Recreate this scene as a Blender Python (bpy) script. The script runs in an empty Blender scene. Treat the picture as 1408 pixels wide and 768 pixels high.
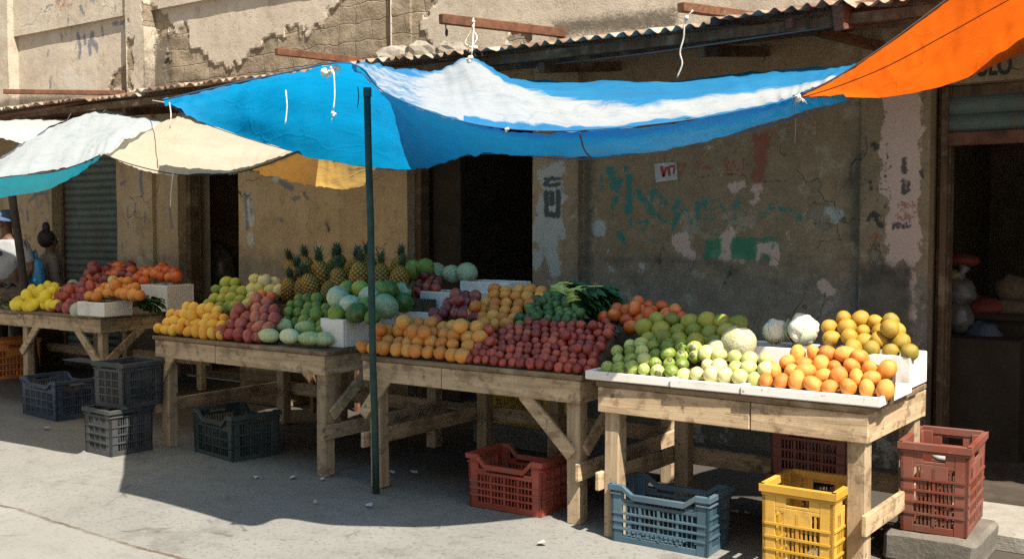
import bpy, bmesh, math, random
import numpy as np
from mathutils import Vector, Matrix, Euler, noise as mnoise

random.seed(7)
rng = np.random.RandomState(11)
scene = bpy.context.scene
COL = scene.collection

# ------------------------------------------------------------------ camera calibration
F_PX, HOR, CAM_H = 1450.0, 314.0, 1.6
PITCH = math.atan((384 - HOR) / F_PX)
ANG = math.radians(54.6)
AX = (-math.cos(ANG), math.sin(ANG))          # horizontal viewing direction; the facade runs along world x
RX = (AX[1], -AX[0])

def ray(px, py):
    u = (px - 704) / F_PX
    v = (384 - py) / F_PX
    fa = math.cos(PITCH) + v * math.sin(PITCH)
    fz = -math.sin(PITCH) + v * math.cos(PITCH)
    return (AX[0] * fa + RX[0] * u, AX[1] * fa + RX[1] * u, fz, fa)

def on_z(px, py, z):
    d = ray(px, py); t = (z - CAM_H) / d[2]
    return Vector((d[0] * t, d[1] * t, z))

def on_y(px, py, y):
    d = ray(px, py); t = y / d[1]
    return Vector((d[0] * t, y, CAM_H + d[2] * t))

def at_d(px, py, D):
    d = ray(px, py); t = D / d[3]
    return Vector((d[0] * t, d[1] * t, CAM_H + d[2] * t))

def on_slope(px, py, y0, z0, k):
    d = ray(px, py); t = (z0 - k * y0 - CAM_H) / (d[2] - k * d[1])
    return Vector((d[0] * t, d[1] * t, CAM_H + d[2] * t))

# ------------------------------------------------------------------ object helpers
def tag(o, label=None, cat=None, group=None, kind=None):
    if label: o['label'] = label
    if cat: o['category'] = cat
    if group: o['group'] = group
    if kind: o['kind'] = kind
    return o

def empty(name, loc=(0, 0, 0), rz=0.0, label=None, cat=None, group=None):
    o = bpy.data.objects.new(name, None)
    COL.objects.link(o)
    o.empty_display_size = 0.1
    o.location = loc
    o.rotation_euler = (0, 0, rz)
    return tag(o, label, cat, group)

def chain(o):
    m = Matrix.Identity(4)
    while o is not None:
        m = o.matrix_basis @ m
        o = o.parent
    return m

def link_mesh(name, me, mat=None, parent=None):
    o = bpy.data.objects.new(name, me)
    COL.objects.link(o)
    if mat is not None and not me.materials:
        me.materials.append(mat)
    if parent is not None:
        o.parent = parent
    return o

def copy_tree(o, parent=None):
    c = o.copy(); COL.objects.link(c)
    if parent is not None: c.parent = parent
    for ch in [x for x in COL.objects if x.parent == o]:
        copy_tree(ch, c)
    return c

class MB:
    """collects world-space shapes; build() links them as one mesh object under a parent"""
    def __init__(s):
        s.v, s.f = [], []
    def add(s, vs, fs):
        b = len(s.v)
        s.v += [tuple(p) for p in vs]
        s.f += [tuple(i + b for i in f) for f in fs]
    def hexa(s, p):
        s.add(p, [(0, 3, 2, 1), (4, 5, 6, 7), (0, 1, 5, 4), (1, 2, 6, 5), (2, 3, 7, 6), (3, 0, 4, 7)])
    def box(s, x0, x1, y0, y1, z0, z1, j=0.0):
        p = [(x0, y0, z0), (x1, y0, z0), (x1, y1, z0), (x0, y1, z0), (x0, y0, z1), (x1, y0, z1), (x1, y1, z1), (x0, y1, z1)]
        if j: p = [tuple(c + random.uniform(-j, j) for c in q) for q in p]
        s.hexa(p)
    def bar(s, a, b, w, h, up=(0, 0, 1)):
        a, b = Vector(a), Vector(b)
        d = (b - a).normalized(); u = Vector(up)
        sd = d.cross(u)
        if sd.length < 1e-4: sd = d.cross(Vector((0, 1, 0)))
        sd.normalize(); u = sd.cross(d).normalized()
        sd = sd * w / 2; u = u * h / 2
        s.hexa([a - sd - u, a + sd - u, a + sd + u, a - sd + u, b - sd - u, b + sd - u, b + sd + u, b - sd + u])
    def tube(s, pts, r, n=8, caps=True):
        pts = [Vector(p) for p in pts]
        rs = r if isinstance(r, (list, tuple)) else [r] * len(pts)
        vs, fs = [], []
        ref = None
        for i, p in enumerate(pts):
            d = (pts[min(i + 1, len(pts) - 1)] - pts[max(i - 1, 0)]).normalized()
            if ref is None:
                ref = d.cross(Vector((0, 0, 1)))
                if ref.length < 1e-3: ref = d.cross(Vector((0, 1, 0)))
            ref = (ref - d * ref.dot(d)).normalized()
            q = d.cross(ref)
            for k in range(n):
                a = 2 * math.pi * k / n
                vs.append(p + (ref * math.cos(a) + q * math.sin(a)) * rs[i])
        for i in range(len(pts) - 1):
            for k in range(n):
                fs.append((i * n + k, i * n + (k + 1) % n, (i + 1) * n + (k + 1) % n, (i + 1) * n + k))
        if caps:
            fs.append(tuple(range(n))[::-1]); fs.append(tuple((len(pts) - 1) * n + k for k in range(n)))
        s.add(vs, fs)
    def ball(s, c, r, seg=12, rings=8, fn=None):
        c = Vector(c); r = Vector(r) if isinstance(r, (tuple, list, Vector)) else Vector((r, r, r))
        vs, fs = [], []
        for i in range(rings + 1):
            th = math.pi * i / rings
            for k in range(seg):
                a = 2 * math.pi * k / seg
                d = Vector((math.sin(th) * math.cos(a), math.sin(th) * math.sin(a), math.cos(th)))
                m = fn(d) if fn else 1.0
                vs.append(c + Vector((d.x * r.x, d.y * r.y, d.z * r.z)) * m)
        for i in range(rings):
            for k in range(seg):
                fs.append((i * seg + k, (i + 1) * seg + k, (i + 1) * seg + (k + 1) % seg, i * seg + (k + 1) % seg))
        s.add(vs, fs)
    def prism(s, top, zb):
        n = len(top)
        vs = list(top) + [(p[0], p[1], zb) for p in top]
        fs = [tuple(range(n)), tuple(range(2 * n - 1, n - 1, -1))]
        for i in range(n):
            k = (i + 1) % n
            fs.append((i, i + n, k + n, k))
        s.add(vs, fs)
    def build(s, name, mat, parent=None, smooth=False, bevel=0.0, label=None, merge=False):
        inv = chain(parent).inverted() if parent is not None else Matrix.Identity(4)
        me = bpy.data.meshes.new(name)
        me.from_pydata([tuple(inv @ Vector(p)) for p in s.v], [], s.f)
        if merge or bevel:
            bm = bmesh.new(); bm.from_mesh(me)
            if merge: bmesh.ops.remove_doubles(bm, verts=bm.verts, dist=1e-5)
            bmesh.ops.recalc_face_normals(bm, faces=bm.faces)
            if bevel:
                bmesh.ops.bevel(bm, geom=[e for e in bm.edges if len(e.link_faces) == 2 and e.calc_face_angle(0) > 0.5],
                                offset=bevel, segments=1, affect='EDGES', profile=0.5)
            bm.to_mesh(me); bm.free()
        me.validate(); me.update()
        if smooth:
            me.polygons.foreach_set('use_smooth', [True] * len(me.polygons))
        o = link_mesh(name, me, mat, parent)
        if label: o['label'] = label
        return o

def relief(o, amp, sc, seed=0.0):
    """roughen the vertices of a mesh a little with noise"""
    for v in o.data.vertices:
        p = v.co * sc + Vector((seed, seed * 1.7, 0))
        v.co += Vector(mnoise.noise_vector(p)) * amp

# ------------------------------------------------------------------ materials
class Mat:
    def __init__(s, name):
        s.m = bpy.data.materials.new(name)
        s.m.use_nodes = True
        s.nt = s.m.node_tree
        s.nt.nodes.clear()
        s.out = s.nt.nodes.new('ShaderNodeOutputMaterial')
        s._co = None
    def n(s, kind, ins=None, **props):
        nd = s.nt.nodes.new('ShaderNode' + kind)
        for k, v in props.items(): setattr(nd, k, v)
        for k, v in (ins or {}).items(): s.put(nd.inputs[k], v)
        return nd
    def put(s, sock, v):
        if isinstance(v, bpy.types.NodeSocket): s.nt.links.new(v, sock)
        else:
            if sock.type == 'RGBA' and isinstance(v, (tuple, list)) and len(v) == 3: v = (*v, 1)
            sock.default_value = v
    def obj(s):
        if s._co is None: s._co = s.n('TexCoord').outputs['Object']
        return s._co
    def rnd(s):
        return s.n('ObjectInfo').outputs['Random']
    def objrnd(s):
        """object coordinates shifted by the object's own random number, so that copies differ"""
        r = s.n('Math', {0: s.rnd(), 1: 37.0}, operation='MULTIPLY').outputs[0]
        return s.n('VectorMath', {0: s.obj(), 1: r}, operation='ADD').outputs[0]
    def scaled(s, v, sc):
        return s.n('VectorMath', {0: v, 1: sc}, operation='MULTIPLY').outputs[0]
    def noise(s, scale, detail=4, rough=0.55, v=None, dist=0.0):
        return s.n('TexNoise', {'Vector': v if v is not None else s.obj(), 'Scale': scale, 'Detail': detail, 'Roughness': rough, 'Distortion': dist}).outputs[0]
    def ramp(s, fac, *stops):
        r = s.n('ValToRGB', {0: fac})
        e = r.color_ramp.elements
        while len(e) < len(stops): e.new(0.5)
        for k, (p, c) in enumerate(stops):
            e[k].position = p
            e[k].color = (c, c, c, 1) if isinstance(c, (int, float)) else (*c, 1)
        return r.outputs[0]
    def sstep(s, v, a, b):
        return s.n('MapRange', {0: v, 1: a, 2: b, 3: 0.0, 4: 1.0}, interpolation_type='SMOOTHSTEP').outputs[0]
    def mix(s, f, a, b, blend='MIX'):
        nd = s.n('Mix', data_type='RGBA', blend_type=blend)
        s.put(nd.inputs[0], f); s.put(nd.inputs[6], a); s.put(nd.inputs[7], b)
        return nd.outputs[2]
    def math(s, op, a, b=0.0):
        return s.n('Math', {0: a, 1: b}, operation=op).outputs[0]
    def attr(s, name):
        return s.n('Attribute', attribute_name=name).outputs['Fac']
    def bump(s, h, strength=0.3, dist=0.01, normal=None):
        i = {'Strength': strength, 'Distance': dist, 'Height': h}
        if normal is not None: i['Normal'] = normal
        return s.n('Bump', i).outputs[0]
    def bsdf(s, color, rough=0.7, normal=None, spec=0.4, **kw):
        i = {'Base Color': color, 'Roughness': rough, 'Specular IOR Level': spec}
        if normal is not None: i['Normal'] = normal
        i.update({k.replace('_', ' '): v for k, v in kw.items()})
        b = s.n('BsdfPrincipled', i)
        s.nt.links.new(b.outputs[0], s.out.inputs[0])
        return s.m
    def surface(s, sh):
        s.nt.links.new(sh, s.out.inputs[0]); return s.m

def wood(name, axis, light, dark, sc=1.0, stain=0.5):
    m = Mat(name)
    g = [26.0 * sc] * 3; g['xyz'.index(axis)] = 1.6 * sc
    v = m.scaled(m.obj(), tuple(g))
    grain = m.noise(1.0, 6, 0.62, v, 0.6)
    fine = m.noise(5.0, 3, 0.6, v)
    big = m.noise(2.6, 5, 0.65)
    c = m.ramp(grain, (0.28, dark), (0.5, tuple((a + b) / 2 for a, b in zip(light, dark))), (0.68, light))
    c = m.mix(m.math('MULTIPLY', m.sstep(big, 0.5, 0.72), stain), c, tuple(x * 0.38 for x in dark))
    spots = m.noise(17.0, 3, 0.7)
    c = m.mix(m.math('MULTIPLY', m.sstep(spots, 0.62, 0.72), 0.75), c, (0.05, 0.032, 0.02))
    pale = m.noise(4.0, 3, 0.5, m.scaled(m.obj(), (1.3, 0.7, 1.1)))
    c = m.mix(m.math('MULTIPLY', m.sstep(pale, 0.55, 0.75), 0.3), c, (0.55, 0.45, 0.31))
    blot = m.noise(7.0, 5, 0.7, m.scaled(m.obj(), (1, 1, 1.6)))
    c = m.mix(m.math('MULTIPLY', m.sstep(blot, 0.5, 0.62), 0.7), c, (0.16, 0.108, 0.064))
    spk = m.noise(60.0, 3, 0.7)
    c = m.mix(m.math('MULTIPLY', m.sstep(spk, 0.58, 0.7), 0.45), c, (0.12, 0.08, 0.045))
    h = m.math('ADD', m.math('MULTIPLY', grain, 0.7), m.math('MULTIPLY', fine, 0.3))
    return m.bsdf(c, 0.82, m.bump(h, 0.55, 0.006), 0.2)

WL, WD = (0.58, 0.435, 0.275), (0.31, 0.22, 0.13)
M_WX = wood('weathered_wood_x', 'x', WL, WD)
M_WY = wood('weathered_wood_y', 'y', WL, WD)
M_WZ = wood('weathered_wood_z', 'z', (0.47, 0.36, 0.235), (0.27, 0.195, 0.12))
M_TOP = wood('table_boards', 'x', (0.3, 0.215, 0.13), (0.11, 0.073, 0.042), stain=0.8)
M_RISER = wood('riser_boards', 'x', (0.12, 0.085, 0.05), (0.05, 0.034, 0.02))
M_BEAM = wood('old_beam_wood', 'x', (0.2, 0.095, 0.055), (0.09, 0.04, 0.024))
M_DARKWOOD = wood('dark_frame_wood', 'z', (0.13, 0.08, 0.045), (0.06, 0.037, 0.022))

def plastic(name, col, wear=0.35, rough=0.45, dirt=(0.09, 0.075, 0.055)):
    m = Mat(name)
    v = m.objrnd()
    a = m.noise(6.0, 6, 0.65, v)
    b = m.noise(45.0, 3, 0.6, v)
    fade = m.noise(2.5, 2, 0.5, v)
    c = m.mix(m.sstep(fade, 0.35, 0.7), col, tuple(min(1, x * 1.25 + 0.03) for x in col))
    c = m.mix(m.math('MULTIPLY', m.sstep(a, 0.48, 0.7), wear), c, dirt)
    c = m.mix(m.math('MULTIPLY', m.sstep(b, 0.64, 0.72), 0.35), c, tuple(min(1, x * 1.5 + 0.12) for x in col))
    return m.bsdf(c, m.ramp(a, (0.3, rough), (0.8, rough + 0.25)), m.bump(b, 0.12, 0.003), 0.4)

M_CR_NAVY = plastic('navy_plastic', (0.022, 0.038, 0.068), 0.4)
M_CR_BLACK = plastic('charcoal_plastic', (0.028, 0.033, 0.036), 0.45)
M_CR_GREEN = plastic('dark_green_plastic', (0.012, 0.024, 0.022), 0.3)
M_CR_RED = plastic('red_plastic', (0.25, 0.038, 0.018), 0.5)
M_CR_BRICK = plastic('brick_red_plastic', (0.15, 0.036, 0.02), 0.55)
M_CR_BLUE = plastic('slate_blue_plastic', (0.036, 0.078, 0.11), 0.5)
M_CR_YEL = plastic('yellow_plastic', (0.45, 0.25, 0.026), 0.5)
M_CR_ORA = plastic('orange_plastic', (0.5, 0.17, 0.03), 0.4)

def rust(name, a, b):
    m = Mat(name)
    x = m.noise(9, 6, 0.7); y = m.noise(60, 3, 0.6)
    c = m.ramp(x, (0.3, b), (0.55, a), (0.75, tuple(min(1, t * 1.5) for t in a)))
    return m.bsdf(c, 0.8, m.bump(y, 0.4, 0.003), 0.3)
M_RUST = rust('rusty_steel', (0.14, 0.06, 0.032), (0.05, 0.025, 0.018))
M_POLE = rust('green_painted_steel', (0.03, 0.065, 0.055), (0.018, 0.034, 0.03))
M_POLE2 = rust('dark_pole_wood', (0.045, 0.035, 0.028), (0.02, 0.016, 0.013))

def foam():
    m = Mat('white_foam')
    v = m.objrnd()
    n = m.noise(7, 5, 0.65, v); f = m.n('TexVoronoi', {'Vector': v, 'Scale': 130.0}).outputs['Distance']
    s = m.noise(30, 2, 0.6, v)
    c = m.mix(m.sstep(n, 0.5, 0.75), (0.7, 0.67, 0.63), (0.54, 0.49, 0.42))
    c = m.mix(m.math('MULTIPLY', m.sstep(s, 0.68, 0.74), 0.8), c, (0.22, 0.14, 0.09))
    return m.bsdf(c, 0.75, m.bump(f, 0.15, 0.002), 0.3)
M_FOAM = foam()

def rope_mat():
    m = Mat('frayed_rope')
    return m.bsdf(m.ramp(m.noise(40), (0.3, (0.42, 0.38, 0.31)), (0.7, (0.7, 0.66, 0.58))), 0.9)
M_ROPE = rope_mat()
M_CORD_DARK = Mat('dark_cord').bsdf((0.05, 0.035, 0.03), 0.8)
M_CORD_BLUE = Mat('blue_cord').bsdf((0.02, 0.1, 0.22), 0.8)
M_CABLE = Mat('grey_cable').bsdf((0.12, 0.13, 0.13), 0.6)

def cloth(name, cols, trans, tw=0.45, bleach=None, gloss=0.05, crease=0.4):  # bleach: white painted into the cloth, sunlit white on the blue tarp
    """thin woven sheet: diffuse on both faces, some of the light passes through tinted; creases, dust and faded streaks"""
    m = Mat(name)
    n = m.noise(1.7, 5, 0.6); f = m.noise(55, 3, 0.7); d = m.noise(4.5, 6, 0.7)
    warp = m.n('VectorMath', {0: m.obj(), 1: m.n('VectorMath', {0: m.n('TexNoise', {'Vector': m.obj(), 'Scale': 1.1, 'Detail': 3.0}).outputs[1], 1: (0.8, 0.8, 0.8)}, operation='MULTIPLY').outputs[0]}, operation='ADD').outputs[0]
    fold = m.n('TexVoronoi', {'Vector': m.scaled(warp, (1.0, 2.0, 3.0)), 'Scale': 1.5}, feature='DISTANCE_TO_EDGE').outputs[0]
    cre = m.sstep(fold, 0.0, 0.05)
    wrk = m.noise(1.0, 4, 0.55, m.scaled(m.obj(), (2.2, 5, 11)), 1.2)
    c = m.mix(m.sstep(n, 0.35, 0.7), cols[0], cols[1])
    tc = m.mix(m.math('MULTIPLY', m.sstep(wrk, 0.45, 0.7), 0.25), trans, tuple(x * 0.55 for x in trans))
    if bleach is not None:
        a = m.attr('bleach')  # the blue tarp's sunlit white is put into the cloth colour here
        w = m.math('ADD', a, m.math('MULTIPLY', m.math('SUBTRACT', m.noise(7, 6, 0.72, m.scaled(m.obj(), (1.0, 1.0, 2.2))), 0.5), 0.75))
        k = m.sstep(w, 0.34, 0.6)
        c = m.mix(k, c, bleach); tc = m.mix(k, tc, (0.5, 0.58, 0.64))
    c = m.mix(m.math('MULTIPLY', m.sstep(d, 0.5, 0.72), 0.3), c, tuple(x * 0.6 + 0.008 for x in cols[0]))
    c = m.mix(m.math('MULTIPLY', m.sstep(f, 0.52, 0.7), 0.22), c, tuple(x * 0.5 for x in cols[0]))
    c = m.mix(m.math('MULTIPLY', m.sstep(cre, 0.6, 0.0), 0.12), c, tuple(x * 0.45 for x in cols[0]))
    h = m.math('ADD', m.math('MULTIPLY', wrk, 0.9), m.math('ADD', m.math('MULTIPLY', cre, 0.25), m.math('MULTIPLY', f, 0.12)))
    bp = m.bump(h, crease, 0.022)
    df = m.n('BsdfDiffuse', {'Color': c, 'Normal': bp}).outputs[0]
    t = m.n('BsdfTranslucent', {'Color': tc, 'Normal': bp}).outputs[0]
    g = m.n('BsdfGlossy', {'Color': (1, 1, 1), 'Roughness': 0.5, 'Normal': bp}).outputs[0]
    a = m.n('MixShader', {0: tw, 1: df, 2: t}).outputs[0]
    a = m.n('MixShader', {0: gloss, 1: a, 2: g}).outputs[0]
    return m.surface(a)
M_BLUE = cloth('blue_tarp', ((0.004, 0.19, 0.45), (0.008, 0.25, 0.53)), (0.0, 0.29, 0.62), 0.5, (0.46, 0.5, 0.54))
M_LBLUE = cloth('pale_blue_tarp', ((0.02, 0.36, 0.52), (0.05, 0.42, 0.56)), (0.02, 0.62, 0.78), 0.5, (0.5, 0.55, 0.58))
M_CREAM = cloth('cream_tarp', ((0.45, 0.395, 0.315), (0.5, 0.445, 0.37)), (0.9, 0.6, 0.17), 0.38)
M_ORANGE = cloth('orange_tarp', ((0.7, 0.12, 0.012), (0.76, 0.145, 0.016)), (1.0, 0.165, 0.006), 0.6, crease=0.15)
M_WHITE = cloth('white_tarp', ((0.45, 0.46, 0.47), (0.52, 0.53, 0.54)), (0.7, 0.75, 0.8), 0.4)

# ---- walls with painted attributes
WALL_ATTRS = ('loss', 'teal', 'green', 'red', 'pale', 'pink', 'ink', 'faded', 'grime')
def plaster(name, upper):
    m = Mat(name)
    big = m.noise(1.3, 6, 0.62); mid = m.noise(6, 5, 0.65); fin = m.noise(70, 3, 0.65)
    streak = m.noise(1.0, 5, 0.65, m.scaled(m.obj(), (5, 5, 0.7)))
    if upper:
        c = m.ramp(big, (0.3, (0.4, 0.345, 0.27)), (0.5, (0.48, 0.42, 0.34)), (0.72, (0.52, 0.47, 0.39)))
    else:
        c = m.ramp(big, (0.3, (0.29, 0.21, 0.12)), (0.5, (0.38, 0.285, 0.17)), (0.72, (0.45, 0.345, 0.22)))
        xx = m.n('SeparateXYZ', {0: m.obj()}).outputs[0]
        c = m.mix(m.math('MULTIPLY', m.sstep(m.math('ADD', xx, m.math('MULTIPLY', mid, 0.8)), 1.3, 2.2), 0.75), c, m.ramp(mid, (0.3, (0.165, 0.115, 0.07)), (0.7, (0.28, 0.2, 0.12))))
    c = m.mix(m.math('MULTIPLY', m.sstep(mid, 0.5, 0.72), 0.45), c, (0.42, 0.345, 0.26) if upper else (0.3, 0.23, 0.15))
    c = m.mix(m.math('MULTIPLY', m.sstep(streak, 0.5, 0.75), 0.4), c, (0.3, 0.245, 0.175) if upper else (0.16, 0.125, 0.08))
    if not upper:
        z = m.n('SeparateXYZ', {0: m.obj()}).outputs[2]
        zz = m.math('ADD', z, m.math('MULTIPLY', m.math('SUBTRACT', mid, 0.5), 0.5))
        c = m.mix(m.math('MULTIPLY', m.sstep(zz, 0.95, 0.7), 0.9), c, (0.075, 0.062, 0.047))  # shade at the wall base behind the tables painted in
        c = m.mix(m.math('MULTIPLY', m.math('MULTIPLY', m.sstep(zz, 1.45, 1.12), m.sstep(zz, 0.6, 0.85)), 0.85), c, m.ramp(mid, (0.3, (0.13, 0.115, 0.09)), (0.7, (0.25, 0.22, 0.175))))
    # flaked, scuffed and water-marked skin of the render
    fl1 = m.noise(3.3, 8, 0.74); fl2 = m.noise(11, 6, 0.74); spk = m.noise(45, 4, 0.75)
    c = m.mix(m.math('MULTIPLY', m.sstep(fl1, 0.56, 0.6), 0.45), c, (0.56, 0.5, 0.41) if upper else (0.42, 0.37, 0.28))
    c = m.mix(m.math('MULTIPLY', m.sstep(fl1, 0.44, 0.4), 0.35), c, (0.25, 0.2, 0.14) if upper else (0.15, 0.125, 0.085))
    c = m.mix(m.math('MULTIPLY', m.sstep(fl2, 0.57, 0.63), 0.35), c, (0.2, 0.165, 0.125) if upper else (0.14, 0.115, 0.08))
    c = m.mix(m.math('MULTIPLY', m.sstep(spk, 0.54, 0.68), 0.4), c, (0.18, 0.15, 0.115) if upper else (0.1, 0.085, 0.065))
    c = m.mix(m.math('MULTIPLY', m.sstep(spk, 0.44, 0.34), 0.3), c, (0.46, 0.41, 0.34) if upper else (0.46, 0.4, 0.3))
    edge = m.noise(16, 6, 0.72); edge2 = m.noise(55, 4, 0.7)
    e = m.math('ADD', m.math('SUBTRACT', edge, 0.5), m.math('MULTIPLY', m.math('SUBTRACT', edge2, 0.5), 0.9))
    def mask(a, amp, w=0.006):
        return m.sstep(m.math('ADD', m.attr(a), m.math('MULTIPLY', e, amp)), -w, w)
    loss = mask('loss', 0.05)
    br = m.n('TexBrick', {'Vector': m.n('VectorMath', {0: m.n('VectorMath', {0: m.n('CombineXYZ', {0: m.n('SeparateXYZ', {0: m.obj()}).outputs[0], 1: m.n('SeparateXYZ', {0: m.obj()}).outputs[2], 2: 0.0}).outputs[0], 1: (0.02, 0.03, 0)}, operation='ADD').outputs[0], 1: m.n('VectorMath', {0: m.n('TexNoise', {'Vector': m.obj(), 'Scale': 5.0}).outputs[1], 1: (0.1, 0.08, 0)}, operation='MULTIPLY').outputs[0]}, operation='ADD').outputs[0],
                         'Color1': (0.31, 0.255, 0.185), 'Color2': (0.2, 0.165, 0.12), 'Mortar': (0.13, 0.105, 0.08), 'Scale': 1.0, 'Mortar Size': 0.009, 'Mortar Smooth': 1.0, 'Brick Width': 0.42, 'Row Height': 0.17})
    bc = m.mix(m.math('ADD', m.math('MULTIPLY', m.sstep(m.noise(2.4, 4, 0.6), 0.4, 0.6), 0.6), 0.25), br.outputs[0], m.ramp(m.noise(9, 7, 0.75), (0.3, (0.17, 0.135, 0.095)), (0.55, (0.3, 0.245, 0.175)), (0.75, (0.4, 0.335, 0.25))))
    bc = m.mix(m.math('MULTIPLY', m.sstep(fin, 0.5, 0.7), 0.4), bc, (0.2, 0.16, 0.12))
    c = m.mix(loss, c, bc)
    c = m.mix(m.math('MULTIPLY', mask('pale', 0.12), 0.8), c, (0.42, 0.46, 0.44) if not upper else (0.5, 0.46, 0.4))
    c = m.mix(m.math('MULTIPLY', mask('pink', 0.09), 0.85), c, (0.58, 0.42, 0.34))
    c = m.mix(m.math('MULTIPLY', mask('teal', 0.12), 0.82), c, (0.02, 0.19, 0.17))
    c = m.mix(m.math('MULTIPLY', mask('green', 0.08), 0.8), c, (0.02, 0.2, 0.11))
    c = m.mix(m.math('MULTIPLY', mask('red', 0.14), 0.6), c, (0.27, 0.05, 0.035))
    c = m.mix(m.math('MULTIPLY', mask('faded', 0.08, 0.012), 0.85), c, (0.13, 0.15, 0.19))
    c = m.mix(m.math('MULTIPLY', mask('ink', 0.05), 0.85), c, (0.025, 0.03, 0.04))
    c = m.mix(m.math('MULTIPLY', mask('grime', 0.16, 0.05), 0.85), c, m.ramp(mid, (0.3, (0.05, 0.045, 0.035)), (0.7, (0.14, 0.12, 0.09))))
    cr = m.n('TexVoronoi', {'Vector': m.n('VectorMath', {0: m.obj(), 1: m.n('VectorMath', {0: m.n('TexNoise', {'Vector': m.obj(), 'Scale': 3.0, 'Detail': 5.0}).outputs[1], 1: (0.5, 0.5, 0.5)}, operation='MULTIPLY').outputs[0]}, operation='ADD').outputs[0], 'Scale': 0.9}, feature='DISTANCE_TO_EDGE').outputs[0]
    crack = m.math('MULTIPLY', m.sstep(cr, 0.0045, 0.001), m.sstep(big, 0.5, 0.6))
    c = m.mix(m.math('MULTIPLY', crack, 0.8), c, (0.06, 0.045, 0.03))
    pit = m.noise(38, 2, 0.5)
    c = m.mix(m.math('MULTIPLY', m.sstep(pit, 0.68, 0.73), 0.55), c, (0.1, 0.08, 0.06))
    h = m.math('ADD', m.math('MULTIPLY', mid, 0.6), m.math('MULTIPLY', fin, 0.22))
    h = m.math('SUBTRACT', h, m.math('MULTIPLY', crack, 0.7))
    h = m.math('SUBTRACT', h, m.math('MULTIPLY', loss, m.math('MULTIPLY', br.outputs[1], 0.45)))
    h = m.math('ADD', h, m.math('MULTIPLY', m.math('MULTIPLY', loss, m.noise(9, 7, 0.75)), 1.9))
    return m.bsdf(c, 0.92, m.bump(h, 0.7, 0.018), 0.15)
M_PL_UP = plaster('peeling_plaster', True)
M_PL_LO = plaster('stained_plaster', False)

def ground_mat():
    m = Mat('worn_pavement')
    a = m.noise(0.7, 6, 0.62); b = m.noise(4.0, 6, 0.65); f = m.noise(120, 3, 0.7)
    vo = m.n('TexVoronoi', {'Vector': m.obj(), 'Scale': 75.0}).outputs['Color']
    c = m.ramp(a, (0.3, (0.165, 0.161, 0.15)), (0.55, (0.21, 0.204, 0.188)), (0.75, (0.24, 0.232, 0.214)))
    c = m.mix(m.math('MULTIPLY', m.sstep(b, 0.48, 0.7), 0.4), c, (0.125, 0.122, 0.112))
    sta = m.noise(1.9, 7, 0.72)
    c = m.mix(m.math('MULTIPLY', m.sstep(sta, 0.54, 0.64), 0.42), c, (0.1, 0.092, 0.08))
    c = m.mix(m.math('MULTIPLY', m.sstep(m.noise(9, 5, 0.75), 0.6, 0.68), 0.4), c, (0.085, 0.075, 0.062))
    c = m.mix(m.math('MULTIPLY', m.sstep(f, 0.55, 0.75), 0.35), c, (0.32, 0.31, 0.285))
    c = m.mix(m.math('MULTIPLY', m.sstep(m.n('SeparateColor', {0: vo}).outputs[0], 0.88, 0.93), 0.45), c, (0.09, 0.088, 0.08))
    cr = m.n('TexVoronoi', {'Vector': m.n('VectorMath', {0: m.obj(), 1: m.n('VectorMath', {0: m.n('TexNoise', {'Vector': m.obj(), 'Scale': 1.6, 'Detail': 6.0}).outputs[1], 1: (0.8, 0.8, 0)}, operation='MULTIPLY').outputs[0]}, operation='ADD').outputs[0], 'Scale': 0.42}, feature='DISTANCE_TO_EDGE').outputs[0]
    crack = m.math('MULTIPLY', m.sstep(cr, 0.008, 0.002), m.sstep(b, 0.5, 0.62))
    c = m.mix(m.math('MULTIPLY', crack, 0.45), c, (0.06, 0.05, 0.04))
    y = m.n('SeparateXYZ', {0: m.obj()}).outputs[1]
    yy = m.math('ADD', y, m.math('MULTIPLY', m.math('SUBTRACT', m.noise(1.3, 5, 0.6), 0.5), 0.16))
    yy = m.math('ADD', yy, m.math('MULTIPLY', m.math('SUBTRACT', b, 0.5), 0.09))
    d = m.math('ABSOLUTE', m.math('SUBTRACT', yy, 3.2))
    seam = m.math('MULTIPLY', m.sstep(d, 0.022, 0.005), m.sstep(m.noise(1.1, 3, 0.6), 0.36, 0.5))
    c = m.mix(m.math('MULTIPLY', m.sstep(yy, 3.24, 3.16), 0.3), c, (0.28, 0.27, 0.25))
    c = m.mix(m.math('MULTIPLY', seam, 0.85), c, m.ramp(f, (0.35, (0.035, 0.025, 0.018)), (0.7, (0.16, 0.11, 0.07))))
    # shade under and behind the stalls, darkened into the ground colour
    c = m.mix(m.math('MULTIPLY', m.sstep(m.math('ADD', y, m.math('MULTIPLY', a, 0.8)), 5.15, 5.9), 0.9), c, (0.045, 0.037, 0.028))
    h = m.math('ADD', m.math('MULTIPLY', f, 0.35), m.math('MULTIPLY', b, 0.5))
    h = m.math('SUBTRACT', h, m.math('MULTIPLY', m.math('ADD', crack, seam), 0.5))
    return m.bsdf(c, 0.88, m.bump(h, 0.5, 0.012), 0.2)
M_GROUND = ground_mat()

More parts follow.
